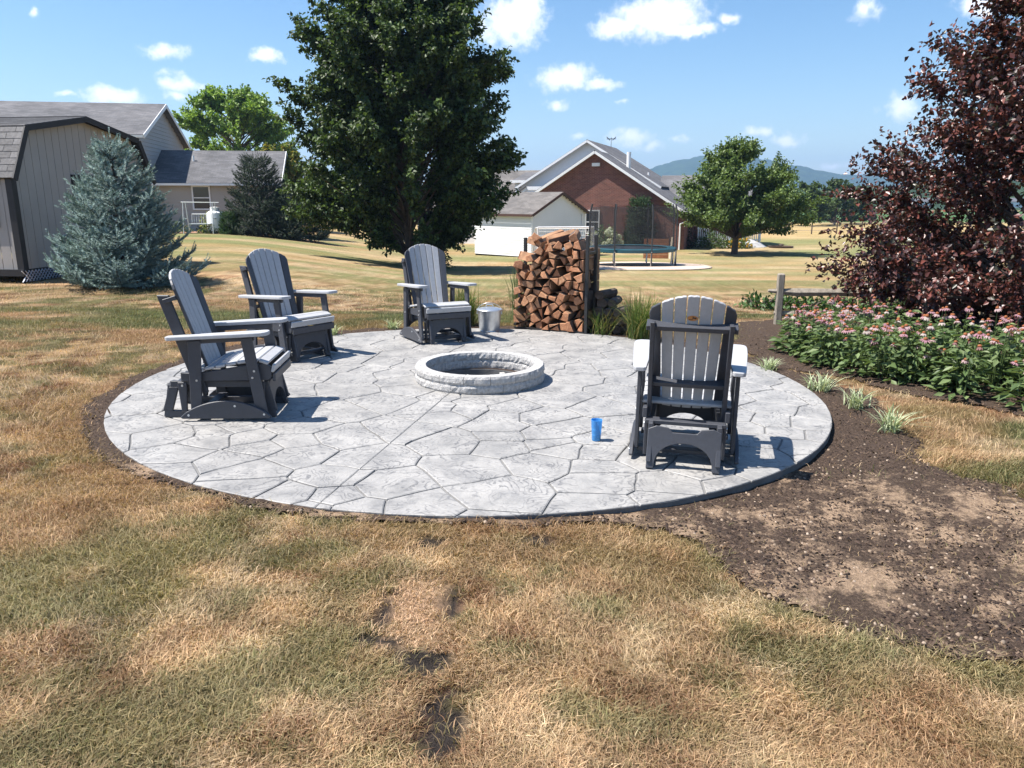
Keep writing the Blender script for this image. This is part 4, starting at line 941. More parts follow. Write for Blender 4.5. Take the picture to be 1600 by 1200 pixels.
# ------------------------------------------------------------------ play equipment and yard things
def build_trampoline():
    cx, cy = 4.75, 30.9; z0 = T(cx, cy)
    gm = simple('pea_gravel', (.55, .43, .34), .95, .3, 30, .8, 50)
    mb = MB(); N = 48; rr = random.Random(2)
    v = [(cx, cy, T(cx, cy) + .05)]; f = []
    for ri, r in enumerate((1.5, 2.6, 3.0)):
        for k in range(N): a = 2 * math.pi * k / N; q = r * (1 + .02 * math.sin(5 * a)); x, y = cx + q * math.cos(a), cy - .5 + q * 1.25 * math.sin(a); v.append((x, y, T(x, y) + (.05 if ri < 2 else .015)))
    for k in range(N):
        k2 = (k + 1) % N; f.append((0, 1 + k, 1 + k2)); f += [(1 + r * N + k, 1 + (r + 1) * N + k, 1 + (r + 1) * N + k2, 1 + r * N + k2) for r in range(2)]
    mb.add(v, f); struct(mb.build('gravel_pad', gm, None))
    ed = MB(); ed.tube([(v[1 + 2 * N + k % N][0], v[1 + 2 * N + k % N][1], v[1 + 2 * N + k % N][2] + .0) for k in range(N + 1)], .025, 6); struct(ed.build('gravel_edging', simple('edging', (.32, .25, .2), .9, .3), None))
    t = tag(empty('trampoline', (cx, cy, z0 + .05)), 'round trampoline with teal pad and dark safety net on a gravel pad', 'trampoline')
    pm = simple('dark_pole', (.035, .037, .04), .5, .2); r = 1.72; mz = .68
    def circ(r, z, n=49): return [(r * math.cos(2 * math.pi * k / (n - 1)), r * math.sin(2 * math.pi * k / (n - 1)), z) for k in range(n)]
    MB().tube(circ(r, mz - .06), .035, 6, False).build('frame_ring', M['steel'], t, True)
    MB().lathe([(0, mz - .02), (1.42, mz - .02)], 40).build('jump_mat', M['blacksteel'], t)
    MB().lathe([(1.38, mz + .02), (1.44, mz + .035), (1.70, mz + .035), (1.78, mz + .01), (1.78, mz - .1), (1.75, mz - .11)], 48).build('pad', simple('teal_pad', (.02, .08, .10), .45, .2, 3), t, True)
    m, nt, b = nodes('safety_net'); tr = nt.nodes.new('ShaderNodeBsdfTransparent'); ms = nt.nodes.new('ShaderNodeMixShader'); b.inputs['Base Color'].default_value = (.03, .03, .033, 1); b.inputs['Roughness'].default_value = .9
    co = coord(nt, 'Object'); ck = ramp(nt, nz(nt, 1.1, 3, .6, co), [(.3, (.30, .30, .30)), (.7, (.52, .52, .52))]); nt.links.new(ck, ms.inputs[0])
    nt.links.new(tr.outputs[0], ms.inputs[1]); nt.links.new(b.outputs[0], ms.inputs[2]); nt.links.new(ms.outputs[0], nt.nodes['Material Output'].inputs[0])
    mb = MB(); N = 48; zs = [mz + .03, mz + .6, mz + 1.2, mz + 1.62]
    v = []
    for z in zs:
        for k in range(N):
            a = 2 * math.pi * k / N; sag = .05 * abs(math.sin(4 * a)) if z == zs[-1] else 0; q = 1.66 - .06 * abs(math.sin(4 * a + .4)) * (z > zs[0]); v.append((q * math.cos(a), q * math.sin(a), z - sag))
    mb.add(v, [(r_ * N + k, r_ * N + (k + 1) % N, (r_ + 1) * N + (k + 1) % N, (r_ + 1) * N + k) for r_ in range(3) for k in range(N)]); mb.build('safety_net', m, t, True)
    for k in range(8):
        a = 2 * math.pi * (k + .35) / 8; c, s = math.cos(a), math.sin(a)
        o = MB().tube([((r + .1) * c, (r + .1) * s, -.05), ((r + .09) * c, (r + .09) * s, mz), ((r + .08) * c, (r + .08) * s, mz + 1.35), ((r - .0) * c, (r - .0) * s, mz + 1.68)], .028, 6).build('enclosure_pole', pm, t, True)
        MB().tube([((r + .09) * c, (r + .09) * s, mz - .06), ((r + .06) * c, (r + .06) * s, .2), ((r + .02) * c, (r + .02) * s, 0)], .03, 6).build('leg', M['steel'], t, True)
build_trampoline()
def build_goal():
    x, y = 1.1, 33.4; t = tag(empty('soccer_goal', (x, y, T(x + 1, y)), R(12)), 'white framed soccer goal with net behind the firewood', 'goal'); w, h = 2.5, 1.5; m = M['white']
    for a in (0, w): MB().tube([(a, 0, 0), (a, 0, h)], .035, 8).build('goal_post', m, t, True); MB().tube([(a, .02, h), (a, .45, h - .05), (a, 1.1, .05), (a, 0, .03)], .025, 6).build('side_frame', m, t, True)
    MB().tube([(0, 0, h), (w, 0, h)], .035, 8).build('crossbar', m, t, True)
    n = MB(); K = 26
    for k in range(K + 1): a = w * k / K; n.tube([(a, .02, h), (a, .45, h - .08), (a, 1.08, .03)], .006, 3, False)
    for k in range(14): u = k / 13; p = (.45 * u / .4, h - .08 * u / .4) if u < .4 else (.45 + .63 * (u - .4) / .6, (h - .08) * (1 - (u - .4) / .6) + .03); n.tube([(0, p[0], p[1]), (w, p[0], p[1])], .006, 3, False)
    for s_ in (0, w):
        for k in range(1, 9): q = k / 9; n.tube([(s_, q * .9, .03), (s_, q * .45, h * .98)], .006, 3, False)
    n.build('net', simple('net_cord', (.8, .8, .8), .7), t)
build_goal()
def build_split_rail():
    m = simple('weathered_cedar', (.27, .235, .19), .9, .35, 5, .7, 30, vscale=(4, 4, 1)); x, y = 3.75, 10.75; z = T(x, y)
    t = tag(empty('split_rail_fence', (x, y, z), R(-6)), 'weathered split rail fence behind the coneflowers', 'fence'); L = 2.75; rr = random.Random(6)
    for a in (0, L): MB().box((a, 0, .29), (.095, .09, .86)).build('post', m, t, bevel=.014)
    for h, ex in ((.47, .16), (.16, .06)):
        v = MB(); pts = [(-ex + (L + 2 * ex) * u, rr.uniform(-.02, .02), h + rr.uniform(-.012, .012) - .015 * u) for u in np.linspace(0, 1, 9)]
        v.tube(pts, [.025] + [.058 + rr.uniform(-.008, .008) for _ in range(7)] + [.025], 5); v.build('rail', m, t, bevel=.004)
build_split_rail()
def build_yard():
    wm = M['white']
    # propane tank
    x, y = -14.32, 37.9; t = tag(empty('propane_tank', (x, y, T(x, y))), 'white upright propane tank against the wing of the beige house', 'tank')
    MB().lathe([(0, .05), (.3, .05), (.38, .12), (.39, .3), (.39, .85), (.36, .98), (.25, 1.06), (0, 1.1)], 24).build('tank_body', wm, t, True)
    MB().lathe([(.2, 1.02), (.2, 1.22), (.22, 1.24), (.0, 1.26)], 16).build('valve_collar', wm, t, True); MB().lathe([(.28, 0), (.28, .08)], 16, cap=True).build('foot_ring', M['steel'], t)
    # arbour swing frame
    x, y = -15.55, 37.4; t = tag(empty('swing_frame', (x, y, T(x, y))), 'white metal garden swing frame before the beige house', 'swing')
    g = simple('white_metal', (.5, .53, .53), .5)
    for a in (0, 1.4):
        for b in (-.35, .35): MB().tube([(a, b, 0), (a, b * .4, 1.45)], .02, 6).build('leg', g, t, True)
        MB().tube([(a, -.2, .7), (a, .2, .7)], .02, 6).build('cross_brace', g, t, True)
    MB().tube([(-.15, 0, 1.46), (1.65, 0, 1.44)], .022, 6).build('top_bar', g, t, True)
    s = MB(); s.box((.7, .05, .45), (1.0, .4, .04)); s.build('seat', g, t)
    b = MB(); b.tube([(.2, .25, .5), (.2, .3, .9), (1.2, .3, .9), (1.2, .25, .5)], .02, 6)
    for k in range(8): b.tube([(.3 + k * .115, .27, .5), (.3 + k * .115, .3, .9)], .009, 4)
    b.build('backrest', g, t)
    # brown board and hydrangea corner by the brick house
    x, y = 6.6, 38.5; t = tag(empty('wooden_planter', (x, y, T(x, y)), R(-12)), 'brown wooden box leaning behind the trampoline net', 'planter'); wd = simple('brown_board', (.30, .12, .05), .8, .3, 5)
    for k in range(5): MB().box((.55, 0, .1 + k * .19), (1.15, .05, .18)).build('board', wd, t, bevel=.006)
    MB().bar((-.06, .0, 0), (-.06, .05, .95), .06, .06).build('post', wd, t); MB().bar((1.2, -.25, 0), (1.28, 0, 1.05), .09, .05).build('plank', simple('pale_plank', (.55, .45, .33), .8), t)
    # white deck railing
    x, y = 12.4, 52.0; t = tag(empty('deck_railing', (x, y, T(x, y)), R(14)), 'white picket deck railing beside the brick house', 'railing')
    for k in range(34): MB().box((k * .14, 0, .78), (.05, .03, .85)).build('picket', wm, t)
    for zz in (.4, 1.22): MB().box((2.3, .04, zz), (4.8, .05, .09)).build('rail', wm, t)
    for k in range(3): MB().box((k * 2.3, .05, .55), (.11, .11, 1.5)).build('post', wm, t)
    MB().box((2.3, .8, .2), (4.8, 1.5, .14)).build('deck_board', simple('deck_side', (.45, .44, .42), .7), t)
    # rock and fire ring on the far lawn
    x, y = 15.4, 52; t = tag(empty('boulder', (x, y, T(x, y))), 'pale rock on the far lawn behind the round tree', 'rock'); mb = MB(); mb.lathe([(0, .55), (.35, .5), (.75, .3), (1.0, .05), (1.05, -.1)], 9); mb.v = [(v[0] * 1.5 * random.uniform(.85, 1.1), v[1] * random.uniform(.85, 1.1), v[2] * random.uniform(.85, 1.1)) for v in mb.v]; mb.build('rock', simple('pale_rock', (.42, .41, .4), .9, .2), t)
    x, y = 17.6, 51; t = tag(empty('fire_ring', (x, y, T(x, y))), 'low rusty ring lying on the far lawn', 'fire ring'); MB().lathe([(.75, 0), (.8, .12), (.7, .12), (.68, 0)], 20).build('ring', M['rust'], t, True); MB().tube([(-.1, 0, .1), (.15, 0, .22)], [.12, .06], 7).build('stump', M['logbark'], t, True)
    # field fence beyond the lawn
    for k in range(15):
        x = 14.0 + k * 2.55; y = 75 + k * .25
        t = tag(MB().tube([(0, 0, -.2), (0, 0, 1.25)], .06, 6).build('fence_post', M['logbark'], None), 'thin dark post of the wire fence along the dry field', 'post', 'field fence posts'); t.location = (x, y, T(x, y))
    w = MB()
    for h in (.35, .7, 1.05): w.tube([(14.0 + k * 2.55, 75 + k * .25, T(14.0 + k * 2.55, 75 + k * .25) + h) for k in range(15)], .012, 4, False)
    tag(w.build('fence_wire', M['steel'], None), 'thin wires strung along the field fence posts', 'wire')
build_yard()

# ------------------------------------------------------------------ vegetation
def unit(v): return v / np.maximum(np.linalg.norm(v, axis=-1, keepdims=True), 1e-9)
def leaf_mesh(name, pos, d, nrm, ln, wd, col, mat, parent, fold=.25):
    """one folded four-point leaf per row: pos base, d direction, nrm face normal"""
    n = len(pos); d = unit(d); s = unit(np.cross(d, nrm)); u = np.cross(s, d); ln = np.broadcast_to(ln, n)[:, None]; wd = np.broadcast_to(wd, n)[:, None]
    v = np.stack([pos, pos + d * ln * .45 + s * wd * .5 + u * wd * fold, pos + d * ln - u * ln * .12, pos + d * ln * .45 - s * wd * .5 + u * wd * fold], 1).reshape(-1, 3)
    i = np.arange(n)[:, None] * 4; f = np.concatenate([i + np.array([[0, 1, 2]]), i + np.array([[0, 2, 3]])], 1).reshape(-1, 3)
    return fast_mesh(name, v, f, 3, mat, parent, np.repeat(col, 4, 0))
def palette(n, cols, rng, jit=.12, w=None):
    c = np.array(cols)[rng.choice(len(cols), n, p=w)]; return np.clip(c * (1 + jit * rng.standard_normal((n, 1))), 0.004, 1)
def deciduous(name, label, cat, base, trunk_h, height, prof, limbs, twigs, per, leaf, cols, seed, trunk_r=.15, mat='leaf', group=None, twig_len=.7, up=.35, out=.8, droop=.0, lobes=.16, inner=.25, w=None, gnarl=.05, leafjit=.5, lowstart=.35, hpow=.9, limb=.38):
    """prof: list of (height fraction 0..1 over the crown, left radius, right radius)"""
    rng = np.random.default_rng(seed); t = tag(empty(name, base), label, cat, group)
    hb = trunk_h; H = height - hb; pf = np.array(prof)
    def Rad(th, h):
        l = np.interp(h, pf[:, 0], pf[:, 1]); r = np.interp(h, pf[:, 0], pf[:, 2]); k = .5 + .5 * np.cos(th)
        return (l * (1 - k) + r * k) * (1 + lobes * (np.sin(3 * th + seed + 5 * h) * .5 + np.sin(5 * th + 9 * h + seed * 2) * .5) + lobes * 1.4 * (vnoise(th * 2.2 + 20, h * 7, seed) - .5) * 2)
    # limbs
    mb = MB(); tp = [(0, 0, -.15), (0, 0, .05), (.02, .01, trunk_h * .6), (.0, .02, trunk_h + H * .25), (.04, 0, trunk_h + H * .6), (.0, .0, trunk_h + H * .85)]
    mb.tube(tp, [trunk_r * 1.5, trunk_r * 1.1, trunk_r, trunk_r * .75, trunk_r * .4, trunk_r * .1], 10)
    he = rng.random(limbs) ** hpow; th = rng.uniform(0, 2 * math.pi, limbs) + np.arange(limbs) * 2.4; rad = Rad(th, he) * np.where(rng.random(limbs) < inner, rng.uniform(.45, .85, limbs), rng.uniform(.86, 1.0, limbs))
    E_ = np.stack([rad * np.cos(th), rad * np.sin(th), hb + he * H], 1)
    sz = np.clip(E_[:, 2] - rad * (.55 + .5 * rng.random(limbs)), trunk_h * lowstart + .02, None); S_ = np.stack([0 * sz, 0 * sz, np.minimum(sz, hb + H * .8)], 1)
    Cc = S_ * .45 + E_ * .55 + np.stack([0 * sz, 0 * sz, .10 * rad], 1) + rng.normal(0, gnarl, (limbs, 3))
    def pt(i, u): u = u[:, None]; return S_[i] * (1 - u) ** 2 + 2 * Cc[i] * u * (1 - u) + E_[i] * u * u
    for i in range(limbs):
        us = np.linspace(0, 1, 5); p = pt(np.full(5, i), us); r0 = trunk_r * limb * (1 - .5 * (S_[i, 2] / height)); mb.tube([tuple(q) for q in p], [r0 * (1 - .9 * u) + .004 for u in us], 5, False)
    mb.build('trunk', M['bark'], t, True)
    # twigs with leaves
    ti = rng.integers(0, limbs, twigs); tu = 1 - rng.random(twigs) ** 1.3 * .62; p0 = pt(ti, tu)
    ax = unit(pt(ti, np.minimum(tu + .02, 1.02)) - pt(ti, tu - .02)); rd = unit(rng.standard_normal((twigs, 3))); o_ = unit(p0 * np.array([1, 1, .0]) + 1e-6)
    dr = unit(ax * .8 + rd * .75 + o_ * out * .5 + np.array([0, 0, up - droop])); L = twig_len * (.5 + .8 * rng.random(twigs)) * (1 - .25 * tu)
    q = rng.random((twigs, per)) ** .8; k = np.repeat(np.arange(twigs), per)
    pos = (p0[:, None] + dr[:, None] * (q * L[:, None])[..., None]).reshape(-1, 3) + rng.normal(0, .05 * twig_len, (twigs * per, 3))
    ld = unit(dr[k] * .7 + rng.standard_normal((len(k), 3)) * .8 + np.array([0, 0, -.25 - droop])); nr = unit(np.array([0, 0, 1.]) + rng.standard_normal((len(k), 3)) * leafjit + o_[k] * .35)
    sh = rng.random(twigs)[k][:, None]; c = palette(len(k), cols, rng, .16, w) * (.82 + .36 * sh)
    sc = leaf * (.7 + .6 * rng.random(len(k)))
    keep = pos[:, 2] > .12
    leaf_mesh('crown', pos[keep], ld[keep], nr[keep], sc[keep], sc[keep] * .72, c[keep], M[mat], t); return t
G_MAPLE = [(.040, .070, .018), (.056, .095, .026), (.085, .13, .04), (.030, .052, .016)]
deciduous('maple_tree', 'big dense dark green maple standing alone on the lawn', 'tree', (-3.57, 27.0, T(-3.57, 27)), .9, 9.6,
          [(0, 1.6, 1.9), (.04, 3.0, 2.8), (.09, 3.5, 3.2), (.2, 3.6, 3.4), (.34, 3.55, 3.6), (.42, 3.55, 3.7), (.5, 3.6, 3.2), (.6, 3.6, 3.3), (.72, 3.3, 2.95), (.82, 2.7, 2.25), (.9, 1.9, 1.3), (1, .6, .5)],
          260, 6800, 26, .142, G_MAPLE, 3, .17, twig_len=.85, up=.2, droop=.1, lobes=.10, inner=.45, limb=.24)
deciduous('round_tree', 'round spreading green tree with upright shoots beside the brick house', 'tree', (12.3, 43, T(12.3, 43)), 1.1, 5.3,
          [(0, 2.2, 2.4), (.1, 3.2, 3.4), (.3, 3.4, 3.6), (.5, 2.9, 3.3), (.7, 2.1, 2.5), (.85, 1.4, 1.8), (1, .6, .9)],
          110, 2600, 24, .15, [(.10, .15, .04), (.14, .20, .055), (.07, .115, .03)], 8, .17, twig_len=1.05, up=.75, out=.4, lobes=.18, inner=.45, lowstart=.75)
deciduous('shade_tree', 'bright green rounded tree rising behind the beige house', 'tree', (-20.6, 60, T(-20.6, 60)), 1.5, 9.6,
          [(0, 3.0, 3.0), (.2, 4.2, 4.2), (.45, 4.2, 4.4), (.7, 3.7, 3.7), (.88, 2.4, 2.4), (1, .8, .8)],
          110, 2000, 20, .24, [(.17, .27, .04), (.22, .33, .06), (.13, .21, .035)], 12, .22, twig_len=1.1, up=.3, lobes=.12)
deciduous('hedgerow_tree', 'yellow-green leafy tree between the dark evergreen and the maple', 'tree', (-13.4, 46, T(-13.4, 46)), .3, 4.6,
          [(0, 2., 2.), (.3, 2.4, 2.4), (.7, 1.8, 1.8), (1, .5, .5)], 50, 900, 18, .17, [(.17, .20, .035), (.11, .15, .03), (.24, .20, .04)], 14, .12, twig_len=.7)
deciduous('hedgerow_tree', 'tall pale green tree close behind the far side of the maple', 'tree', (-10.2, 58, T(-10.2, 58)), .8, 7.4,
          [(0, 2.5, 2.5), (.3, 3.2, 3.2), (.7, 2.6, 2.6), (1, .8, .8)], 60, 1000, 18, .22, [(.13, .19, .04), (.09, .14, .03)], 15, .15, twig_len=.9)
G_BEECH = [(.05, .024, .022), (.085, .03, .026), (.14, .044, .034), (.04, .038, .022), (.18, .066, .046)]
deciduous('copper_beech', 'purple-leaved copper beech behind the coneflowers', 'tree', (7.15, 10.3, T(7.15, 10.3)), .12, 6.0,
          [(0, 1.9, 2.0), (.08, 2.45, 2.4), (.2, 2.6, 2.6), (.42, 2.15, 2.2), (.6, 1.3, 1.5), (.78, .65, .85), (.92, .25, .4), (1, .1, .1)],
          180, 6300, 20, .07, G_BEECH, 23, .12, 'beech', twig_len=.68, up=.32, out=.9, lobes=.15, inner=.5, hpow=1.35, w=[.32, .27, .17, .14, .10], leafjit=.8)
# far trees at the field's edge
for k, (x, y, h, s) in enumerate([(40.5, 108, 5.2, 31), (46, 112, 5.9, 32), (51, 118, 4.9, 33), (35.5, 112, 4.5, 34)]):
    deciduous('field_tree', ['dark green field tree, low and broad, behind the round tree', 'dark green field tree, tallest of the field-edge clump', 'dark green field tree at the open end of the field-edge clump', 'smallest dark green field tree, half behind the round tree'][k], 'tree', (x, y, T(x, y)), .6, h,
              [(0, 2.2, 2.2), (.3, 3.1, 3.1), (.7, 2.4, 2.4), (1, .6, .6)], 36, 420, 16, .34, [(.055, .085, .025), (.08, .12, .035)], s, .2, twig_len=1.1, group='trees at the field edge')

def needle_shoots(pos, d, ln, nl, col, rng, per=34):
    """brush-like shoots: needle triangles around each shoot axis"""
    n = len(pos); d = unit(d); a = unit(np.cross(d, unit(rng.standard_normal((n, 3))))); b = np.cross(d, a)
    u = np.linspace(.02, 1, per)[None] + rng.uniform(-.02, .02, (n, per)); ph = rng.uniform(0, 6.28, (n, per)) + np.arange(per)[None] * 2.4
    rd = a[:, None] * np.cos(ph)[..., None] + b[:, None] * np.sin(ph)[..., None]
    P0 = pos[:, None] + d[:, None] * (u * ln[:, None])[..., None]; fw = .55 + .5 * u
    tip = P0 + (rd * .9 + d[:, None] * fw[..., None]) * (nl * (1.0 - .25 * u))[..., None] * rng.uniform(.8, 1.2, (n, per))[..., None]
    sd = np.cross(rd, d[:, None]); w = nl * .16
    v = np.stack([P0 + sd * w, P0 - sd * w, tip], 2).reshape(-1, 3); f = np.arange(n * per * 3).reshape(-1, 3)
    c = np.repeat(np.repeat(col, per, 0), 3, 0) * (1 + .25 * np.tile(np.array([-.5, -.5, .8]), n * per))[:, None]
    return v, f, c
def spruce(name, label, base, height, radius, levels, per_level, seed, cols, nl, shoot, cat='tree', group=None, skirt=.12, per=30, shape=.9, trunk_r=.07):
    rng = np.random.default_rng(seed); t = tag(empty(name, base), label, cat, group); mb = MB()
    mb.tube([(0, 0, -.1), (0, 0, height * .5), (0, 0, height * .99)], [trunk_r, trunk_r * .6, .01], 8); SP = []; SD = []; SL = []
    for l in range(levels):
        f = (l + .3 * rng.random()) / levels; z = skirt + (height - skirt - .12) * f
        Lb = radius * (1 - f) ** shape * rng.uniform(.85, 1.08) + .06; nb = max(4, int(per_level * (1 - .5 * f)))
        for b in range(nb):
            th = 2 * math.pi * (b + .5 * (l % 2) + rng.uniform(-.25, .25)) / nb; lb = Lb * rng.uniform(.78, 1.09); rise = -.08 + .55 * f + rng.uniform(-.08, .08)
            o = np.array([math.cos(th), math.sin(th), 0.]); n = max(3, int(lb / (shoot * .42)))
            pp = [np.array([0, 0, z]) + o * (lb * q) + np.array([0, 0, lb * (rise * q - .18 * math.sin(q * 3.14) * (1 - f) + .16 * q * q)]) for q in np.linspace(0, 1, n + 1)]
            mb.tube([tuple(p) for p in pp], [.016 * (1 - .8 * q) * (.5 + radius * .4) for q in np.linspace(0, 1, n + 1)], 4, False)
            side = np.array([-o[1], o[0], 0])
            for k in range(1, n + 1):
                q = k / n
                if q < .22: continue
                dirn = unit(pp[k] - pp[k - 1]); sl = shoot * (1.7 - 1.0 * q) * min(1.2, .55 + lb)
                for sg in (-1, 1):
                    d = unit(dirn * .75 + side * sg * rng.uniform(.55, .95) + np.array([0, 0, rng.uniform(-.05, .22)])); m_ = 1 + int(sl > shoot * .95)
                    for j in range(m_):
                        s0 = pp[k] + d * (shoot * .75 * j); SP.append(s0); SD.append(d); SL.append(shoot * rng.uniform(.8, 1.15))
                        if rng.random() < .55:
                            SP.append(s0 + d * shoot * .55); SD.append(unit(d + dirn * rng.uniform(-.9, .9) + np.array([0, 0, rng.uniform(0, .5)]))); SL.append(shoot * rng.uniform(.5, .85))
                if rng.random() < .8: SP.append(pp[k]); SD.append(unit(dirn * .6 + np.array([0, 0, .7]) + side * rng.uniform(-.4, .4))); SL.append(shoot * .7)
            SP.append(pp[-1]); SD.append(unit(pp[-1] - pp[-2] + np.array([0, 0, .12]))); SL.append(shoot * 1.2)
    for k in range(9): SP.append(np.array([0, 0, height - .1 - .05 * k])); a = rng.uniform(0, 6.28); SD.append(unit(np.array([math.cos(a) * .6 * (k > 0), math.sin(a) * .6 * (k > 0), .9]))); SL.append(shoot * 1.25)
    mb.build('trunk', M['bark'], t)
    SP = np.array(SP); SD = np.array(SD); SL = np.array(SL); c = palette(len(SP), cols, rng, .14)
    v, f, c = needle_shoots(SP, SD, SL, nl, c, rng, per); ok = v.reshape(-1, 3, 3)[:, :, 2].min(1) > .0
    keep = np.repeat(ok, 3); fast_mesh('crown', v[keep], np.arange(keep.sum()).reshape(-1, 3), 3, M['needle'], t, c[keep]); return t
spruce('blue_spruce', 'young blue spruce with frosted silver-blue needles by the grey shed', (-7.0, 14.0, T(-7, 14)), 2.58, 1.2, 15, 11, 5, [(.20, .28, .27), (.25, .345, .33), (.15, .215, .20), (.29, .39, .375)], .036, .19, per=50, skirt=.18, shape=.92)
spruce('dark_evergreen', 'large dark green evergreen at the end of the beige house', (-12.3, 38.4, T(-12.3, 38.4)), 3.75, 1.7, 13, 11, 6, [(.025, .042, .022), (.035, .055, .028), (.018, .03, .016)], .075, .34, per=24, shape=.62)
spruce('dark_evergreen', 'lower spreading dark evergreen touching the maple', (-10.6, 38.6, T(-10.6, 38.6)), 2.3, 1.6, 9, 11, 7, [(.022, .036, .02), (.03, .05, .025)], .075, .34, per=22, shape=.5)
spruce('cone_shrub', 'small clipped cone-shaped green shrub beside the propane tank', (-13.5, 37.5, T(-13.5, 37.5)), 1.1, .46, 9, 11, 8, [(.03, .075, .015), (.045, .10, .02)], .04, .13, 'shrub', per=22, shape=.45, skirt=.05)
spruce('arborvitae', 'narrow dark arborvitae against the brick wall', (7.9, 48.4, T(7.9, 48.4)), 3.1, .8, 15, 11, 9, [(.03, .06, .02), (.04, .08, .025)], .09, .3, per=16, shape=.4)

def shrub(name, label, x, y, r, h, n, leaf, cols, seed, cat='shrub', group=None, mat='leaf', blooms=None):
    rng = np.random.default_rng(seed); t = tag(empty(name, (x, y, T(x, y))), label, cat, group); mb = MB()
    for k in range(9): a = k * .7; mb.tube([(0, 0, -.05), (.5 * r * math.cos(a), .5 * r * math.sin(a), h * .5), (.8 * r * math.cos(a), .8 * r * math.sin(a), h * .8)], [.02, .014, .004], 4, False)
    mb.build('stem', M['bark'], t)
    d = unit(rng.standard_normal((n, 3))); d[:, 2] = np.abs(d[:, 2]) * 1.0; q = rng.random(n)[:, None] ** .35; lump = (1 + .22 * np.sin(5 * np.arctan2(d[:, 1], d[:, 0]) + seed) * np.cos(4 * d[:, 2]))[:, None]
    p = d * q * lump * np.array([r, r, h]) ; p[:, 2] = np.maximum(p[:, 2], .03)
    leaf_mesh('foliage', p, unit(d + rng.standard_normal((n, 3)) * .7), unit(np.array([0, 0, 1.]) + .6 * rng.standard_normal((n, 3)) + d * .5), leaf * rng.uniform(.7, 1.3, n), leaf * .6, palette(n, cols, rng), M[mat], t)
    if blooms:
        bn, br, bc = blooms
        for k in range(bn):
            dd = unit(rng.standard_normal(3)); dd[2] = abs(dd[2]); dd[1] = -abs(dd[1]); pos = dd * np.array([r, r, h]) * 1.02; m = 60
            e = unit(rng.standard_normal((m, 3))); leaf_mesh('bloom', pos + e * br, unit(np.cross(e, rng.standard_normal((m, 3)))), e, br * .7, br * .6, palette(m, [bc], rng, .06), M['petal'], t)
    return t
shrub('hydrangea', 'hydrangea with large white blooms beside the brick wall', 5.3, 45.2, 1.1, 1.35, 900, .18, [(.07, .12, .03), (.10, .16, .04)], 40, blooms=(26, .16, (.72, .76, .62)))
shrub('deck_shrub', 'rounded green shrub before the white deck railing', 13.0, 50.6, 1.2, 1.0, 900, .16, [(.06, .10, .03), (.09, .13, .04)], 41)
shrub('yellow_lilies', 'clump of yellow-orange lilies by the white deck', 14.6, 50.4, .9, .75, 800, .14, [(.10, .14, .03), (.12, .17, .03)], 42, 'flowers', blooms=(22, .06, (.6, .36, .03)))
shrub('golden_shrub', 'golden yellow-green shrub behind the white swing frame', -14.75, 38.6, .6, .95, 700, .11, [(.28, .30, .05), (.20, .25, .04)], 43)
shrub('low_shrub', 'low green clipped shrub under the white swing seat', -14.6, 37.6, .55, .4, 500, .08, [(.05, .09, .02)], 44)
shrub('maple_suckers', 'small bushy dark shrub at the foot of the maple', -2.65, 26.3, .55, 1.15, 1100, .1, [(.05, .075, .022), (.03, .05, .016)], 45)
shrub('dark_shrub', 'dark shaded shrub at the corner of the brick house', 11.0, 50.2, .8, 1.7, 800, .15, [(.02, .03, .015)], 46)
shrub('house_shrub', 'low green shrub beside the swing frame', -16.4, 38.2, .8, .55, 500, .1, [(.06, .10, .03)], 47)
for k in range(7): shrub('strawberry_plant', 'low leafy green plant in the row behind the split rail fence', 4.15 + k * .42, 12.9 + .05 * (k % 2), .33, .24, 170, .09, [(.075, .14, .04), (.05, .10, .03)], 50 + k, 'plant', 'low plants behind the rail fence')

def blades(name, x, y, n, h, spread, wid, cols, seed, label, cat, group=None, stripe=None, plume=0, arch=.6):
    rng = np.random.default_rng(seed); t = tag(empty(name, (x, y, max(T(x, y), -.2))), label, cat, group); a = rng.uniform(0, 6.283, n); lean = rng.random(n) ** .7 * spread; hh = h * rng.uniform(.55, 1.1, n)
    K = 5; u = np.linspace(0, 1, K)[None]; dirx, diry = np.cos(a)[:, None], np.sin(a)[:, None]; b0 = rng.normal(0, .12 * spread + .015, (n, 2))
    r = lean[:, None] * (u * .45 + arch * u ** 2.2); z = hh[:, None] * (u - .42 * arch * (lean / max(spread, 1e-6))[:, None] * u ** 2.6)
    P = np.stack([b0[:, :1] + dirx * r, b0[:, 1:] + diry * r, z], -1); sw = (wid * rng.uniform(.7, 1.2, n))[:, None] * np.array([.75, 1, .9, .6, .06])[None]
    s = np.stack([-diry * sw, dirx * sw, 0 * sw], -1); c = palette(n, cols, rng, .12)
    V = np.stack([P - s, P + s], 2).reshape(n, K * 2, 3); F_ = np.array([[2 * i, 2 * i + 1, 2 * i + 3, 2 * i + 2] for i in range(K - 1)]); f = (np.arange(n)[:, None, None] * 2 * K + F_[None]).reshape(-1, 4)
    cc = np.repeat(c[:, None], 2 * K, 1)
    if stripe is not None: e = rng.random(n) < .85; cc[e, 1::2] = stripe; cc[e, 0::2] = cc[e, 0::2] * .6 + np.array(stripe) * .4
    fast_mesh('leaf_blades', V.reshape(-1, 3), f, 4, M['blade'], t, cc.reshape(-1, 3)); return t
og = [(.10, .15, .035), (.14, .19, .05), (.075, .115, .03), (.26, .22, .09)]
blades('ornamental_grass', 1.58, 9.35, 420, .66, .42, .0045, og, 60, 'tall green ornamental grass clump right beside the firewood', 'grass clump', 'ornamental grasses')
blades('ornamental_grass', -.62, 10.25, 340, .62, .36, .0045, og, 61, 'green ornamental grass clump between the pail and the glider', 'grass clump', 'ornamental grasses')
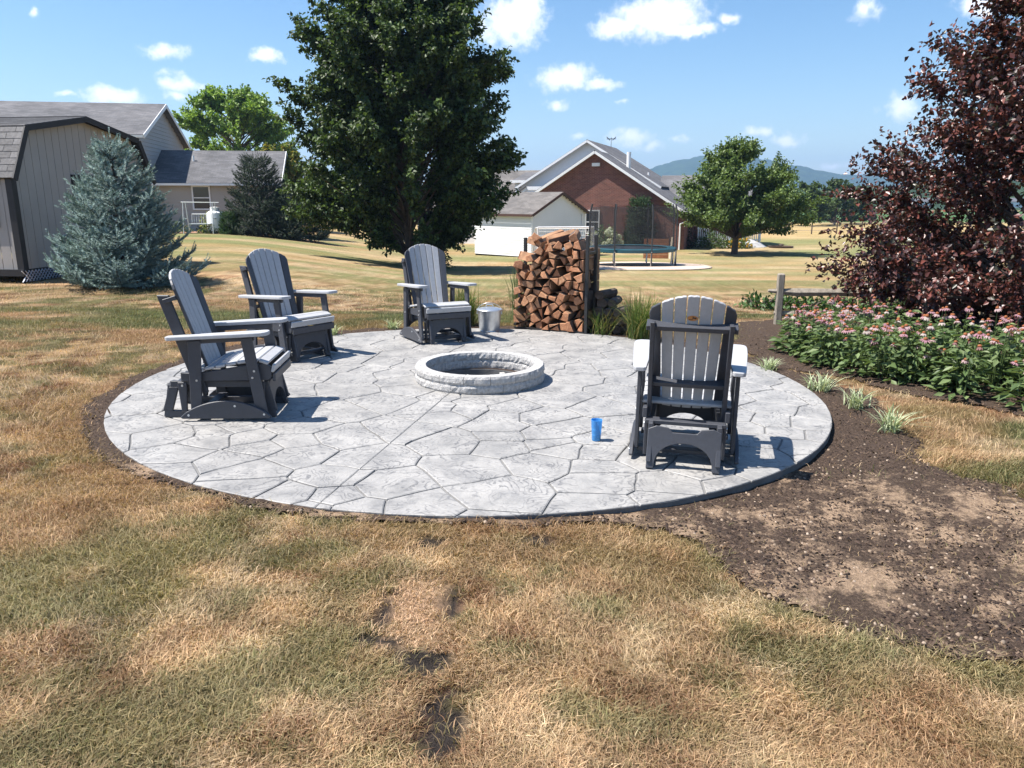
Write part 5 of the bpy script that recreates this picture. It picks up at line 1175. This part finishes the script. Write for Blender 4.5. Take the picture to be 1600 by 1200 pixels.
blades('ornamental_grass', 1.12, 9.62, 90, .42, .38, .004, og, 62, 'thin sprawling grass tuft against the dark log stack', 'grass clump', 'ornamental grasses')
blades('ornamental_grass', .12, 10.75, 140, .9, .28, .005, [(.12, .16, .06), (.16, .2, .09)], 63, 'grey-green grass clump behind the firewood rack', 'grass clump', 'ornamental grasses')
LIR = [(2.83, 6.82, .26, 'variegated liriope tuft beside the first coneflowers, second along the patio rim'), (2.93, 6.3, .27, 'variegated liriope tuft with one upright spike on the patio rim'), (2.93, 5.68, .30, 'largest variegated liriope tuft, last on the mulch rim by the lawn'),
       (2.62, 7.65, .2, 'sparse variegated liriope tuft behind the lone glider by the coneflowers'), (-3.45, 8.25, .28, 'variegated liriope tuft behind the side-on glider'), (-2.2, 9.3, .2, 'small variegated liriope tuft behind the middle left glider'), (-1.55, 9.85, .2, 'small variegated liriope tuft left of the glider beside the pail'), (-2.55, 9.05, .2, 'small variegated liriope tuft just past the left gliders')]
for k, (x, y, h, lab) in enumerate(LIR):
    blades('liriope', x, y, 70, h * .8, h * .72, .0055, [(.16, .22, .09), (.20, .27, .12)], 70 + k, lab, 'plant', 'liriope along the patio rim', stripe=(.47, .51, .34), arch=.8)

# ------------------------------------------------------------------ coneflower bed
def build_coneflowers():
    rng = np.random.default_rng(90); pm, cm = M['petal'], simple('flower_cone', (.24, .075, .022), .8, .4, 300)
    stemm = simple('flower_stem', (.07, .11, .03), .7, .2)
    def petals(c, droop, r):
        n = 13; a = np.arange(n) / n * 6.283 + rng.uniform(0, .3, n); d = np.stack([np.cos(a), np.sin(a), np.full(n, -droop)], 1); p = np.stack([np.cos(a) * .008, np.sin(a) * .008, np.zeros(n)], 1)
        return leaf_mesh('flower', p, d, np.tile([0, 0, 1.], (n, 1)), r * rng.uniform(.85, 1.1, n), .015, palette(n, [c], rng, .1), pm, None, .1)
    protos = [petals(c, dr, r) for c, dr, r in (((.42, .24, .28), .5, .048), ((.50, .36, .38), .8, .047), ((.37, .19, .24), .3, .05), ((.55, .47, .45), 1.0, .043), ((.28, .15, .15), 1.4, .038))]
    cone = MB().lathe([(.012, -.004), (.017, .002), (.016, .010), (.010, .017), (0, .020)], 10).build('cone', cm, None, True)
    folm = []
    for v in range(6):
        n = 150; a = rng.uniform(0, 6.283, n); zz = rng.random(n) ** 1.1 * .42 + .03; r = rng.random(n) ** .6 * .17 * (1.15 - zz); pos = np.stack([np.cos(a) * r, np.sin(a) * r, zz], 1)
        d = np.stack([np.cos(a), np.sin(a), rng.uniform(-.55, .45, n)], 1); ln = (.095 - .08 * zz) * rng.uniform(.7, 1.4, n) + .02
        folm.append(leaf_mesh('foliage', pos, d, unit(np.array([0, 0, 1.]) + .5 * rng.standard_normal((n, 3))), ln, ln * .42, palette(n, [(.08, .125, .042), (.11, .165, .062), (.055, .09, .03), (.145, .195, .08)], rng), M['leaf'], None, .15))
    spots = []; line = [(2.95, 8.35), (3.1, 7.75), (3.45, 7.15), (3.85, 6.68), (4.35, 6.3), (4.9, 6.05), (5.4, 5.9)]
    for r_ in range(5):
        for u in np.arange(0, 1.0001, 1 / (15 - r_)):
            q = u * (len(line) - 1); i = min(int(q), len(line) - 2); f = q - i; x = line[i][0] * (1 - f) + line[i + 1][0] * f; y = line[i][1] * (1 - f) + line[i + 1][1] * f
            x += .17 + r_ * .21 + rng.uniform(-.09, .09); y += .16 + r_ * .27 + rng.uniform(-.09, .09)
            if x / y > .80: continue
            if abs(u - .62) < .035 and r_ < 2: continue
            spots.append((x, y, r_, u))
    for k, (x, y, r_, u) in enumerate(spots):
        t = empty('coneflower', (x, y, T(x, y) + .01), rng.uniform(0, 6.28)); v = k % 6; s = rng.uniform(.82, 1.15) * (1.0 + .01 * r_) * (.85 + .2 * float(smooth(.0, .5, u)))
        o = folm[v] if k < 6 else folm[v].copy()
        if k >= 6: COL.objects.link(o)
        o.parent = t; o.scale = (s * 1.1, s * 1.1, s)
        sm = MB(); nf = int(rng.integers(4, 8)) if r_ < 4 else 3
        tips = []
        for j in range(nf):
            a = rng.uniform(0, 6.28); rad = rng.uniform(.03, .17); h = rng.uniform(.32, .60) * s + .01 * r_; p = (rad * math.cos(a), rad * math.sin(a), h); tips.append((p, a))
            sm.tube([(0.3 * p[0], .3 * p[1], 0), (.6 * p[0], .6 * p[1], h * .6), p], .0038, 4, False)
        sm.build('stem', stemm, t)
        for j, (p, a) in enumerate(tips):
            q = int(rng.choice(5, p=[.3, .25, .15, .18, .12])); fl = protos[q].copy(); COL.objects.link(fl); fl.parent = t; fl.location = p; fl.rotation_euler = (rng.normal(0, .22), rng.normal(0, .22), a); sc_ = rng.uniform(.8, 1.15); fl.scale = (sc_,) * 3
            c = cone.copy(); COL.objects.link(c); c.parent = fl
        reg = 'by the rail post' if u < .25 else ('below the beech' if u > .55 else 'between rail post and beech')
        row = ['at the mulch edge', 'just behind the front row', 'in the middle of the bed', 'in the back half of the bed', 'in the last row'][r_]
        tag(t, f'leafy pink coneflower plant {row}, {reg}', 'coneflower', f'coneflowers {row} {reg}')
    for o in protos + [cone]: bpy.data.objects.remove(o)
build_coneflowers()

# ------------------------------------------------------------------ lawn blades, mulch chips, pebbles
def build_grass():
    rng = np.random.default_rng(100)
    def scatter(n, y0, y1, p=1.0):
        v = rng.random(n); y = (y0 ** (1 - p) + v * (y1 ** (1 - p) - y0 ** (1 - p))) ** (1 / (1 - p)) if p != 1 else y0 * (y1 / y0) ** v
        x = rng.uniform(-.80, .80, n) * (y + .35); return x, y
    X = []; Y = []; S = []
    for (n, a, b, s) in ((420000, 1.55, 5.2, 1.0), (140000, 4.6, 10.5, 1.25), (55000, 9., 15.0, 1.6)):
        x, y = scatter(n, a, b, 1.0 if s > 1 else 1.0); X.append(x); Y.append(y); S.append(np.full(n, s))
    x = np.concatenate(X); y = np.concatenate(Y); s = np.concatenate(S)
    d = np.hypot(x - PC[0], y - PC[1]); bm = bed_mask(x + rng.normal(0, .09, len(x)), y + rng.normal(0, .09, len(x)))
    clump = fbm(x * 6, y * 6, 77, 3); keep = (d > PR + .01) & (~bm | (rng.random(len(x)) < .02 * (d > PR + .05))) & ((bare(x, y) < rng.random(len(x)) * .9 + .05) | (rng.random(len(x)) < .07))
    keep &= rng.random(len(x)) < .35 + 1.3 * clump * (1 - .35 * straw(x, y)); x, y, s, d = x[keep], y[keep], s[keep], d[keep]; n = len(x); z = terrain(x, y)
    c = lawn_color(x + rng.normal(0, .035, n), y + rng.normal(0, .035, n)); green = smooth(.0, .06, c[:, 1] - c[:, 0] * .78)
    tall = fbm(x * 1.6, y * 1.6, 78, 3); h = (.018 + .032 * rng.random(n) + .035 * smooth(.45, .75, tall) * rng.random(n)) * (.8 + .5 * green) * (1 - .5 * straw(x, y)) * np.minimum(s, 1.25)
    flow = fbm(x * 1.1, y * 1.1, 79, 2) * 12; a = flow + rng.normal(0, 1.6, n); lean = h * (.5 + 1.3 * rng.random(n)) * (1 - .35 * green); w = (.0012 + .0010 * rng.random(n)) * s
    dx, dy = np.cos(a), np.sin(a); P0 = np.stack([x, y, z - .004], 1); P1 = np.stack([x + dx * lean * .4, y + dy * lean * .4, z + h * .62], 1); P2 = np.stack([x + dx * lean, y + dy * lean, z + h * (.95 - .35 * rng.random(n))], 1)
    b = rng.uniform(0, 6.28, n); sx = np.stack([np.cos(b), np.sin(b), 0 * b], 1) * w[:, None]
    V = np.stack([P0 - sx, P0 + sx, P1 - sx * .8, P1 + sx * .8, P2], 1).reshape(-1, 3); i = np.arange(n)[:, None] * 5
    f = np.concatenate([i + np.array([[0, 1, 3]]), i + np.array([[0, 3, 2]]), i + np.array([[2, 3, 4]])], 1).reshape(-1, 3)
    mixr = rng.random(n)[:, None]; pal = np.array([[.47, .34, .18], [.34, .21, .10], [.55, .45, .27], [.17, .19, .06]])[rng.choice(4, n, p=[.36, .24, .2, .2])]
    col = np.clip(c * 1.1 * (1 - .5 * mixr) + pal * .5 * mixr, 0, 1) * rng.uniform(.62, 1.3, n)[:, None]
    stuff(fast_mesh('lawn_grass', V, f, 3, M['blade'], None, np.repeat(col, 5, 0)), 'dry tan and green grass blades of the near lawn', 'grass')
build_grass()
def build_chips():
    rng = np.random.default_rng(110)
    def chips(name, n, ylo, yhi, lmin, lmax, cols, lab, cat, flat, ok, jit):
        y = ylo * (yhi / ylo) ** rng.random(n); x = rng.uniform(-.8, .8, n) * (y + .3); k = bed_mask(x, y) & (np.hypot(x - PC[0], y - PC[1]) > PR + .02) & ok(x, y); x, y = x[k], y[k]; n = len(x)
        z = terrain(x, y) + .012 + .03 * (fbm(x * 5, y * 5, 71, 4) - .45); a = rng.uniform(0, 6.28, n); L = rng.uniform(lmin, lmax, n); W = L * rng.uniform(.2, .45, n) if flat else L * rng.uniform(.6, 1, n); H = (W * .35 if flat else W * .6)
        c, s_ = np.cos(a), np.sin(a); pit = rng.normal(0, jit, n) * L
        B = np.array([[-.5, -.5, 0], [.5, -.4, 0], [.5, .5, 0], [-.45, .5, 0], [-.3, -.25, 1], [.3, -.2, 1], [.32, .3, 1], [-.3, .25, 1]])
        lx = B[None, :, 0] * L[:, None]; ly = B[None, :, 1] * W[:, None]; V = np.stack([x[:, None] + lx * c[:, None] - ly * s_[:, None], y[:, None] + lx * s_[:, None] + ly * c[:, None], z[:, None] - .002 + B[None, :, 2] * H[:, None] + B[None, :, 0] * pit[:, None]], -1)
        F_ = np.array([[4, 5, 6, 7], [0, 1, 5, 4], [1, 2, 6, 5], [2, 3, 7, 6], [3, 0, 4, 7]]); f = (np.arange(n)[:, None, None] * 8 + F_[None]).reshape(-1, 4)
        stuff(fast_mesh(name, V.reshape(-1, 3), f, 4, M['blade'] if flat else M['pebble'], None, np.repeat(palette(n, cols, rng, .25), 8, 0)), lab, cat)
    m = leafmat('pebble', .9, 0, .2); M['pebble'] = m
    chips('mulch_chips', 110000, 2.4, 9.8, .008, .034, [(.045, .03, .024), (.075, .05, .038), (.028, .02, .017), (.13, .09, .065)], 'dark shredded bark mulch scattered around the patio', 'mulch', True, lambda x, y: (y > 4.7) | (fbm(x * 3, y * 3, 15, 3) > .36), .5)
    chips('bed_pebbles', 4200, 2.4, 7, .005, .02, [(.24, .18, .13), (.28, .22, .17), (.18, .13, .09)], 'pale pebbles and clods in the bare soil', 'pebbles', False, lambda x, y: y < 5.4, .1)
build_chips()

# ------------------------------------------------------------------ hills, far buildings, haze
def build_hills():
    m, nt, b = nodes('wooded_hill'); co = worldpos(nt); n = nz(nt, .03, 6, .7, co)
    nt.links.new(ramp(nt, n, [(.3, (.018, .032, .012)), (.7, (.055, .085, .03))]), b.inputs['Base Color']); b.inputs['Roughness'].default_value = 1.; b.inputs['Specular IOR Level'].default_value = 0
    bump(nt, b, n, 1., 8)
    def ridge(name, y0, depth, pts, x0, x1, nx, jag):
        xs = np.linspace(x0, x1, nx); v = np.linspace(0, 1, 14); X, Vv = np.meshgrid(xs, v); h = np.interp(X, *zip(*pts)); Y = y0 + depth * Vv; prof = np.sin(np.pi * np.clip(Vv, 0, 1)) ** .8
        Z = -6 + (h + 6) * prof + jag * (fbm(X * .05, Y * .05, 91, 4) - .5) * prof * 2 + h * .08 * (fbm(X * .006, Y * .006, 92, 3) - .5) * prof
        i = np.arange(X.size).reshape(X.shape); f = np.stack([i[:-1, :-1], i[:-1, 1:], i[1:, 1:], i[1:, :-1]], -1).reshape(-1, 4)
        struct(fast_mesh(name, np.stack([X, Y, Z], -1).reshape(-1, 3), f, 4, m, None, None, True))
    ridge('hill', 2150, 900, [(-2600, 30), (-1500, 20), (-300, 18), (250, 30), (380, 70), (520, 118), (640, 137), (760, 132), (850, 112), (1000, 84), (1200, 66), (1400, 52), (1800, 46), (2600, 60)], -2600, 2600, 500, 9)
    ridge('far_hills', 3300, 700, [(-3600, 60), (-1500, 45), (0, 60), (1200, 70), (1700, 92), (2300, 80), (3600, 95)], -3600, 3600, 320, 9)
    ridge('wooded_belt', 430, 260, [(-900, 11), (-200, 9), (100, 8), (210, 7), (300, 10), (420, 12), (900, 14)], -900, 900, 420, 5)
build_hills()
def far_farms():
    for k, (x, y, w) in enumerate([(205, 395, 9), (232, 400, 7), (262, 410, 12)]):
        t = tag(empty('farm_building', (x, y, -3.2)), ['white farm building below the hill, nearest the round tree', 'small white farm building between two others below the hill', 'long white farm building below the hill by the copper beech'][k], 'building', 'farm buildings below the hill')
        MB().box((0, 0, 1.5), (w, 6, 3.4)).build('wall', M['white'], t)
        uvquad('roof', [[(-w / 2 - .3, -3.4, 3.1), (w / 2 + .3, -3.4, 3.1), (w / 2 + .3, 0, 5), (-w / 2 - .3, 0, 5)], [(w / 2 + .3, 3.4, 3.1), (-w / 2 - .3, 3.4, 3.1), (-w / 2 - .3, 0, 5), (w / 2 + .3, 0, 5)]], M['roof_grey'], t, .1)
        for j in range(3): MB().box((-w / 3 + j * w / 3, -3.03, 1.6), (1, .1, 1.2)).build('window', M['glass'], t)
far_farms()
def build_haze():
    mb = MB(); mb.box((0, 2000, 104), (8800, 5200, 240)); m = bpy.data.materials.new('haze'); m.use_nodes = True; nt = m.node_tree; nt.nodes.clear(); o = nt.nodes.new('ShaderNodeOutputMaterial'); v = nt.nodes.new('ShaderNodeVolumePrincipled')
    v.inputs['Color'].default_value = (.40, .64, 1, 1); v.inputs['Density'].default_value = .00028; v.inputs['Anisotropy'].default_value = .2; nt.links.new(v.outputs[0], o.inputs['Volume'])
    h = mb.build('haze', m, None); h['kind'] = 'stuff'; h['label'] = 'thin blue summer haze over the far hills'; h['category'] = 'haze'
build_haze()
